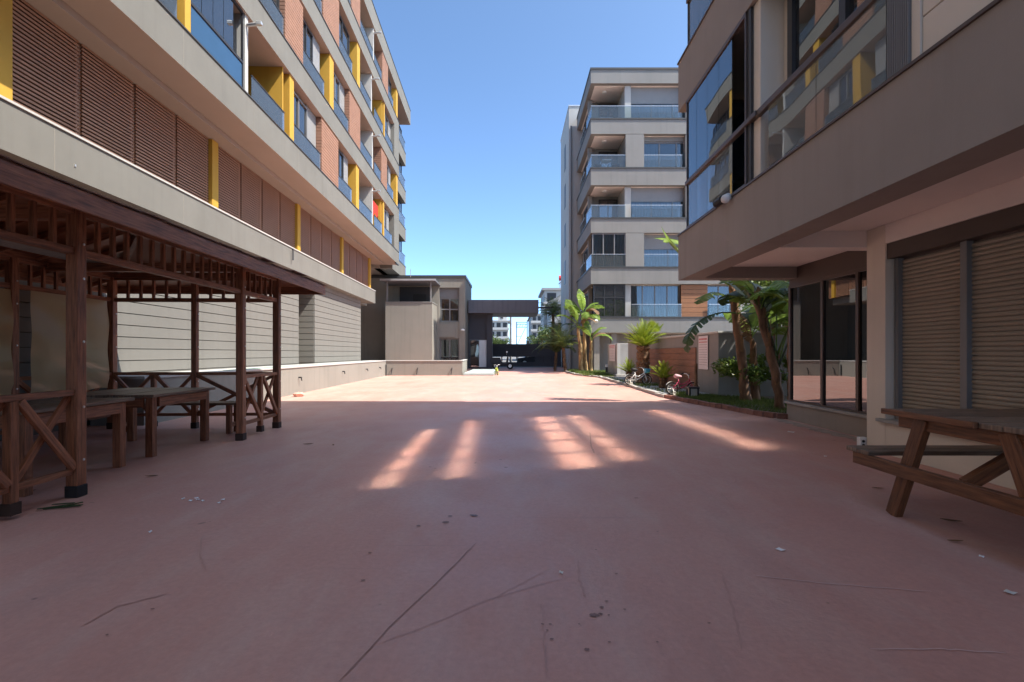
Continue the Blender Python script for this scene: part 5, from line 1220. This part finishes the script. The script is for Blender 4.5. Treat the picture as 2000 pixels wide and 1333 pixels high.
for i, (x, y, h, r_, lab) in enumerate(((-3.8, 70, 4.2, 2.0, 'round green street tree just right of the gatehouse pillar'), (-1.6, 78, 3.6, 1.6, 'low green street tree next to the street pole'), (3.4, 60, 4.0, 1.7, 'dark street tree left of the tall feather palm'), (4.9, 56, 4.4, 2.0, 'dark street tree right behind the feather palms'), (6.4, 70, 5.2, 2.2, 'tall street tree in front of the pale gabled house'), (1.0, 92, 2.6, 1.4, 'small street tree under the steel gantry'))):
    tree('street_tree', lab, (x, y, -.02), h, r_, 1500, .16, 30+i, 'tree', leaf_tree, 10, gT, .10)
# grass and low cover
def blades(name, n, area, z, hmax, seed):
    rr = random.Random(seed); b = MB(); b.open = True
    while n:
        x0, x1, y0, y1 = rr.choice(area); x, y = rr.uniform(x0, x1), rr.uniform(y0, y1); n -= 1; h = hmax*rr.uniform(.4, 1); a = rr.uniform(0, 6.28); w = .006+.004*rr.random(); k = len(b.v); l = rr.gauss(0, .35)*h
        b.v += [(x-w*math.cos(a), y-w*math.sin(a), z), (x+w*math.cos(a), y+w*math.sin(a), z), (x+l*math.cos(a+1.2), y+l*math.sin(a+1.2), z+h)]; b.face((k, k+1, k+2))
    return stuff(b.build(name, grass_m, None, org=(area[0][0], area[0][2], z)))
blades('lawn_grass', 9000, [(3.75, 5.9, 25.2, 31.0), (3.72, 5.2, 27.9, 33)], .085, .16, 1)
blades('bed_grass', 9000, [(4.95, 6.6, 9.6, 12.9), (4.75, 6.4, 11.2, 13.3), (4.55, 5.6, 12.6, 13.5)], .055, .10, 2)
blades('path_weeds', 1600, [(4.5, 4.75, 14.2, 24), (4.6, 5.6, 17.2, 18.4), (4.6, 5.3, 13.5, 14.6)], .07, .12, 3)

# ------------------------------------------------------------------ litter and marks on the floor
def gp(px, py): Y = 1187.5/(py-690.0); return ((px-1000)/950.0*Y, Y)
def strip(pts, w, name, mat, z=.004):
    b = MB(); b.open = True; n = len(pts)
    for i, p in enumerate(pts):
        d = Vector((pts[min(i+1, n-1)][0]-pts[max(i-1, 0)][0], pts[min(i+1, n-1)][1]-pts[max(i-1, 0)][1], 0)).normalized(); s = Vector((-d.y, d.x, 0))*w*.5*(1 if 0 < i < n-1 else .3)
        b.v += [(p[0]-s.x, p[1]-s.y, z), (p[0]+s.x, p[1]+s.y, z)]
        if i: b.face((2*i-2, 2*i-1, 2*i+1, 2*i))
    return b.build(name, mat, pavement)
crack_m = mk('crack_line', (.36, .20, .16), .6, .2, 12, 0)
scuff_m = mk('scuff', (.50, .275, .22), .55, .1, 12, 0)
pale_m = mk('pale_scratch', (.66, .46, .40), .5, .1, 12, 0)
stain_m = mk('oil_stain', (.23, .12, .09), .5, .3, 12, 0)
def curve(pp, n=14):
    q = [gp(*p) for p in pp]; out = []
    for i in range(n+1):
        t = i/n*(len(q)-1); k = min(int(t), len(q)-2); f = t-k; out.append((q[k][0]+(q[k+1][0]-q[k][0])*f+random.gauss(0, .003), q[k][1]+(q[k+1][1]-q[k][1])*f+random.gauss(0, .003)))
    return out
strip(curve([(662, 1333), (760, 1228), (930, 1062)]), .006, 'floor_joint', crack_m)
for pp, w, mt in (([(1152, 845), (1154, 870), (1160, 886)], .018, crack_m), ([(1128, 1092), (1131, 1130), (1143, 1165)], .010, scuff_m), ([(1407, 962), (1424, 980), (1436, 998)], .010, scuff_m),
                  ([(1409, 1116), (1432, 1190), (1448, 1270)], .012, scuff_m), ([(1058, 1180), (1063, 1260), (1068, 1320)], .006, scuff_m), ([(735, 1260), (830, 1225), (960, 1170), (1120, 1125)], .004, scuff_m),
                  ([(960, 1172), (1020, 1140), (1070, 1112)], .003, scuff_m), ([(395, 1048), (390, 1085), (402, 1115)], .010, scuff_m), ([(158, 1225), (230, 1185), (330, 1160)], .008, scuff_m)):
    strip(curve(pp), w, 'scuff_mark', mt)
for pp, w in (([(1470, 1124), (1600, 1140), (1820, 1157)], .006), ([(1700, 1268), (1840, 1270), (1960, 1276)], .006)): strip(curve(pp), w, 'scratch', pale_m)
rr = random.Random(77)
def blot(px, py, rx, ry, mat=stain_m, name='stain'):
    x, y = gp(px, py); b = MB(); b.open = True; n = 14; b.v = [(x, y, .005)]
    for i in range(n): a = 6.283*i/n; q = rr.uniform(.7, 1.2); b.v.append((x+rx*q*math.cos(a), y+ry*q*math.sin(a), .005))
    for i in range(n): b.face((0, 1+i, 1+(i+1) % n))
    b.build(name, mat, pavement)
for (px, py, r_) in ((1160, 1203, .020), (1175, 1188, .011), (1173, 1201, .010), (1185, 1176, .008), (1189, 1203, .006), (1060, 1221, .007), (1075, 1221, .007), (1069, 1233, .006), (1078, 1250, .008), (1146, 1270, .010), (1190, 1256, .006), (1243, 974, .016), (1204, 1122, .007), (925, 1008, .028), (870, 1021, .022), (879, 1009, .014), (817, 1028, .014), (722, 1081, .012), (709, 1135, .010), (1385, 1219, .007), (1617, 1180, .007), (988, 914, .02), (840, 913, .014), (850, 916, .012), (1164, 1075, .006), (298, 1191, .008), (209, 1242, .007), (1284, 1256, .006), (1131, 1221, .005), (1220, 1192, .006)): blot(px, py, r_*1.15, r_*.8)
def dead_leaf(label, px, py, s, rot, mat=leaf_dry, curl=.25):
    x, y = gp(px, py); b = MB(); b.open = True; n = 7
    for i in range(n):
        t = i/(n-1)*2-1; w = .20*(1-t*t)*s+.003; z = .008+curl*s*t*t*.5; d = Vector((math.cos(rot), math.sin(rot), 0)); q = Vector((-d.y, d.x, 0)); c = Vector((x, y, z))+d*t*s
        b.v += [tuple(c-q*w+Vector((0, 0, w*.5))), tuple(c), tuple(c+q*w+Vector((0, 0, w*.5)))]
        if i: k = 3*i; b.face((k-3, k-2, k+1, k)); b.face((k-2, k-1, k+2, k+1))
    return tag(b.build('fallen_leaf', mat, None, org=(x, y, 0)), label, 'leaf', 'fallen leaves on the red floor')
dead_leaf('dark fallen leaf on the red floor right of the gazebo end post', 602, 869, .07, .4, leaf_dry)
dead_leaf('small fallen leaf furthest out from the gazebo end post', 651, 871, .05, 2.0)
dead_leaf('curled fallen leaf between the gazebo opening and the white flakes', 296, 932, .06, .2)
dead_leaf('long brown fallen leaf under the picnic table', 1858, 1020, .065, -.5)
dead_leaf('twisted fallen leaf in the shade in front of the picnic table', 1866, 1060, .05, -.1)
dead_leaf('tiny fallen leaf left of the picnic table foot', 1715, 956, .05, -.3)
dead_leaf('small fallen leaf inside the near gazebo bay', 57, 961, .05, .3)
GL = thing('palm_cutting', 'dark green leaf cutting lying before the front gazebo post', 'leaf', (*gp(122, 993), 0))
x, y = gp(122, 993)
for q, (dx, dy, a, l) in enumerate(((0, 0, .35, .12), (.03, .02, .15, .10), (-.05, -.02, .5, .10), (.06, .03, .9, .06), (-.02, .03, .1, .08))):
    b = MB(); b.bar((x+dx-l*math.cos(a), y+dy-l*math.sin(a), .008+.004*q), (x+dx+l*math.cos(a), y+dy+l*math.sin(a), .012+.005*q), .022, .005); b.build('leaflet', leaf_dark, GL)
def scrap(label, px, py, sx, sy, rot, mat=white_m, group='paper scraps on the red floor', name='paper_scrap'):
    x, y = gp(px, py); c, s = math.cos(rot), math.sin(rot); P = []
    for (u, v, z) in ((-1, -.6, .012), (.1, -1, .005), (1, -.5, .014), (.8, .7, .006), (-.2, 1, .016), (-.9, .6, .006)): P.append((x+sx*u*c-sy*v*s, y+sx*u*s+sy*v*c, z))
    b = MB(); b.open = True; b.v = [(x, y, .004+.01)]+P
    for i in range(6): b.face((0, 1+i, 1+(i+1) % 6))
    return tag(b.build(name, mat, None, org=(x, y, 0)), label, 'litter', group)
scrap('pale round pebble-like scrap in the middle of the foreground floor', 1096, 1121, .012, .014, .3, cream_m)
scrap('white paper scrap at the bottom right below the picnic table', 1973, 1160, .028, .018, -.2, cream_m)
scrap('thin white paper scrap to the left of the picnic table shadow', 1524, 1076, .030, .014, -.4)
scrap('tiny white scrap in the shade under the picnic table bench', 1917, 1090, .012, .012, .1)
scrap('white folded paper scrap near the plinth of the glass corner room', 1545, 845, .05, .05, .2)
scrap('single white flake on the left foreground floor', 294, 1041, .012, .014, .3)
for i, (px, py) in enumerate(((358, 976), (372, 980), (384, 975), (396, 980), (386, 978), (428, 984), (435, 978))): scrap('white paint flake in the small cluster right of the front gazebo post', px, py, .014, .016, i*.9, white_m, 'white flakes on the floor', 'paint_flake')
scrap('white scrap by the foot of the picnic bench end', 1612, 893, .014, .016, .4)
# dusty strip at the foot of the right block
b = MB(); b.open = True; rr = random.Random(9); n = 40
for i in range(n+1):
    y = 9.25-2.85*i/n; x = 5.05+(.05)*i/n*0-.0126*0; b.v += [(x+.06, y, .004), (x-.10-rr.uniform(0, .16), y, .004)]
    if i: b.face((2*i-2, 2*i-1, 2*i+1, 2*i))
b.build('dust_strip', dust_m, pavement)
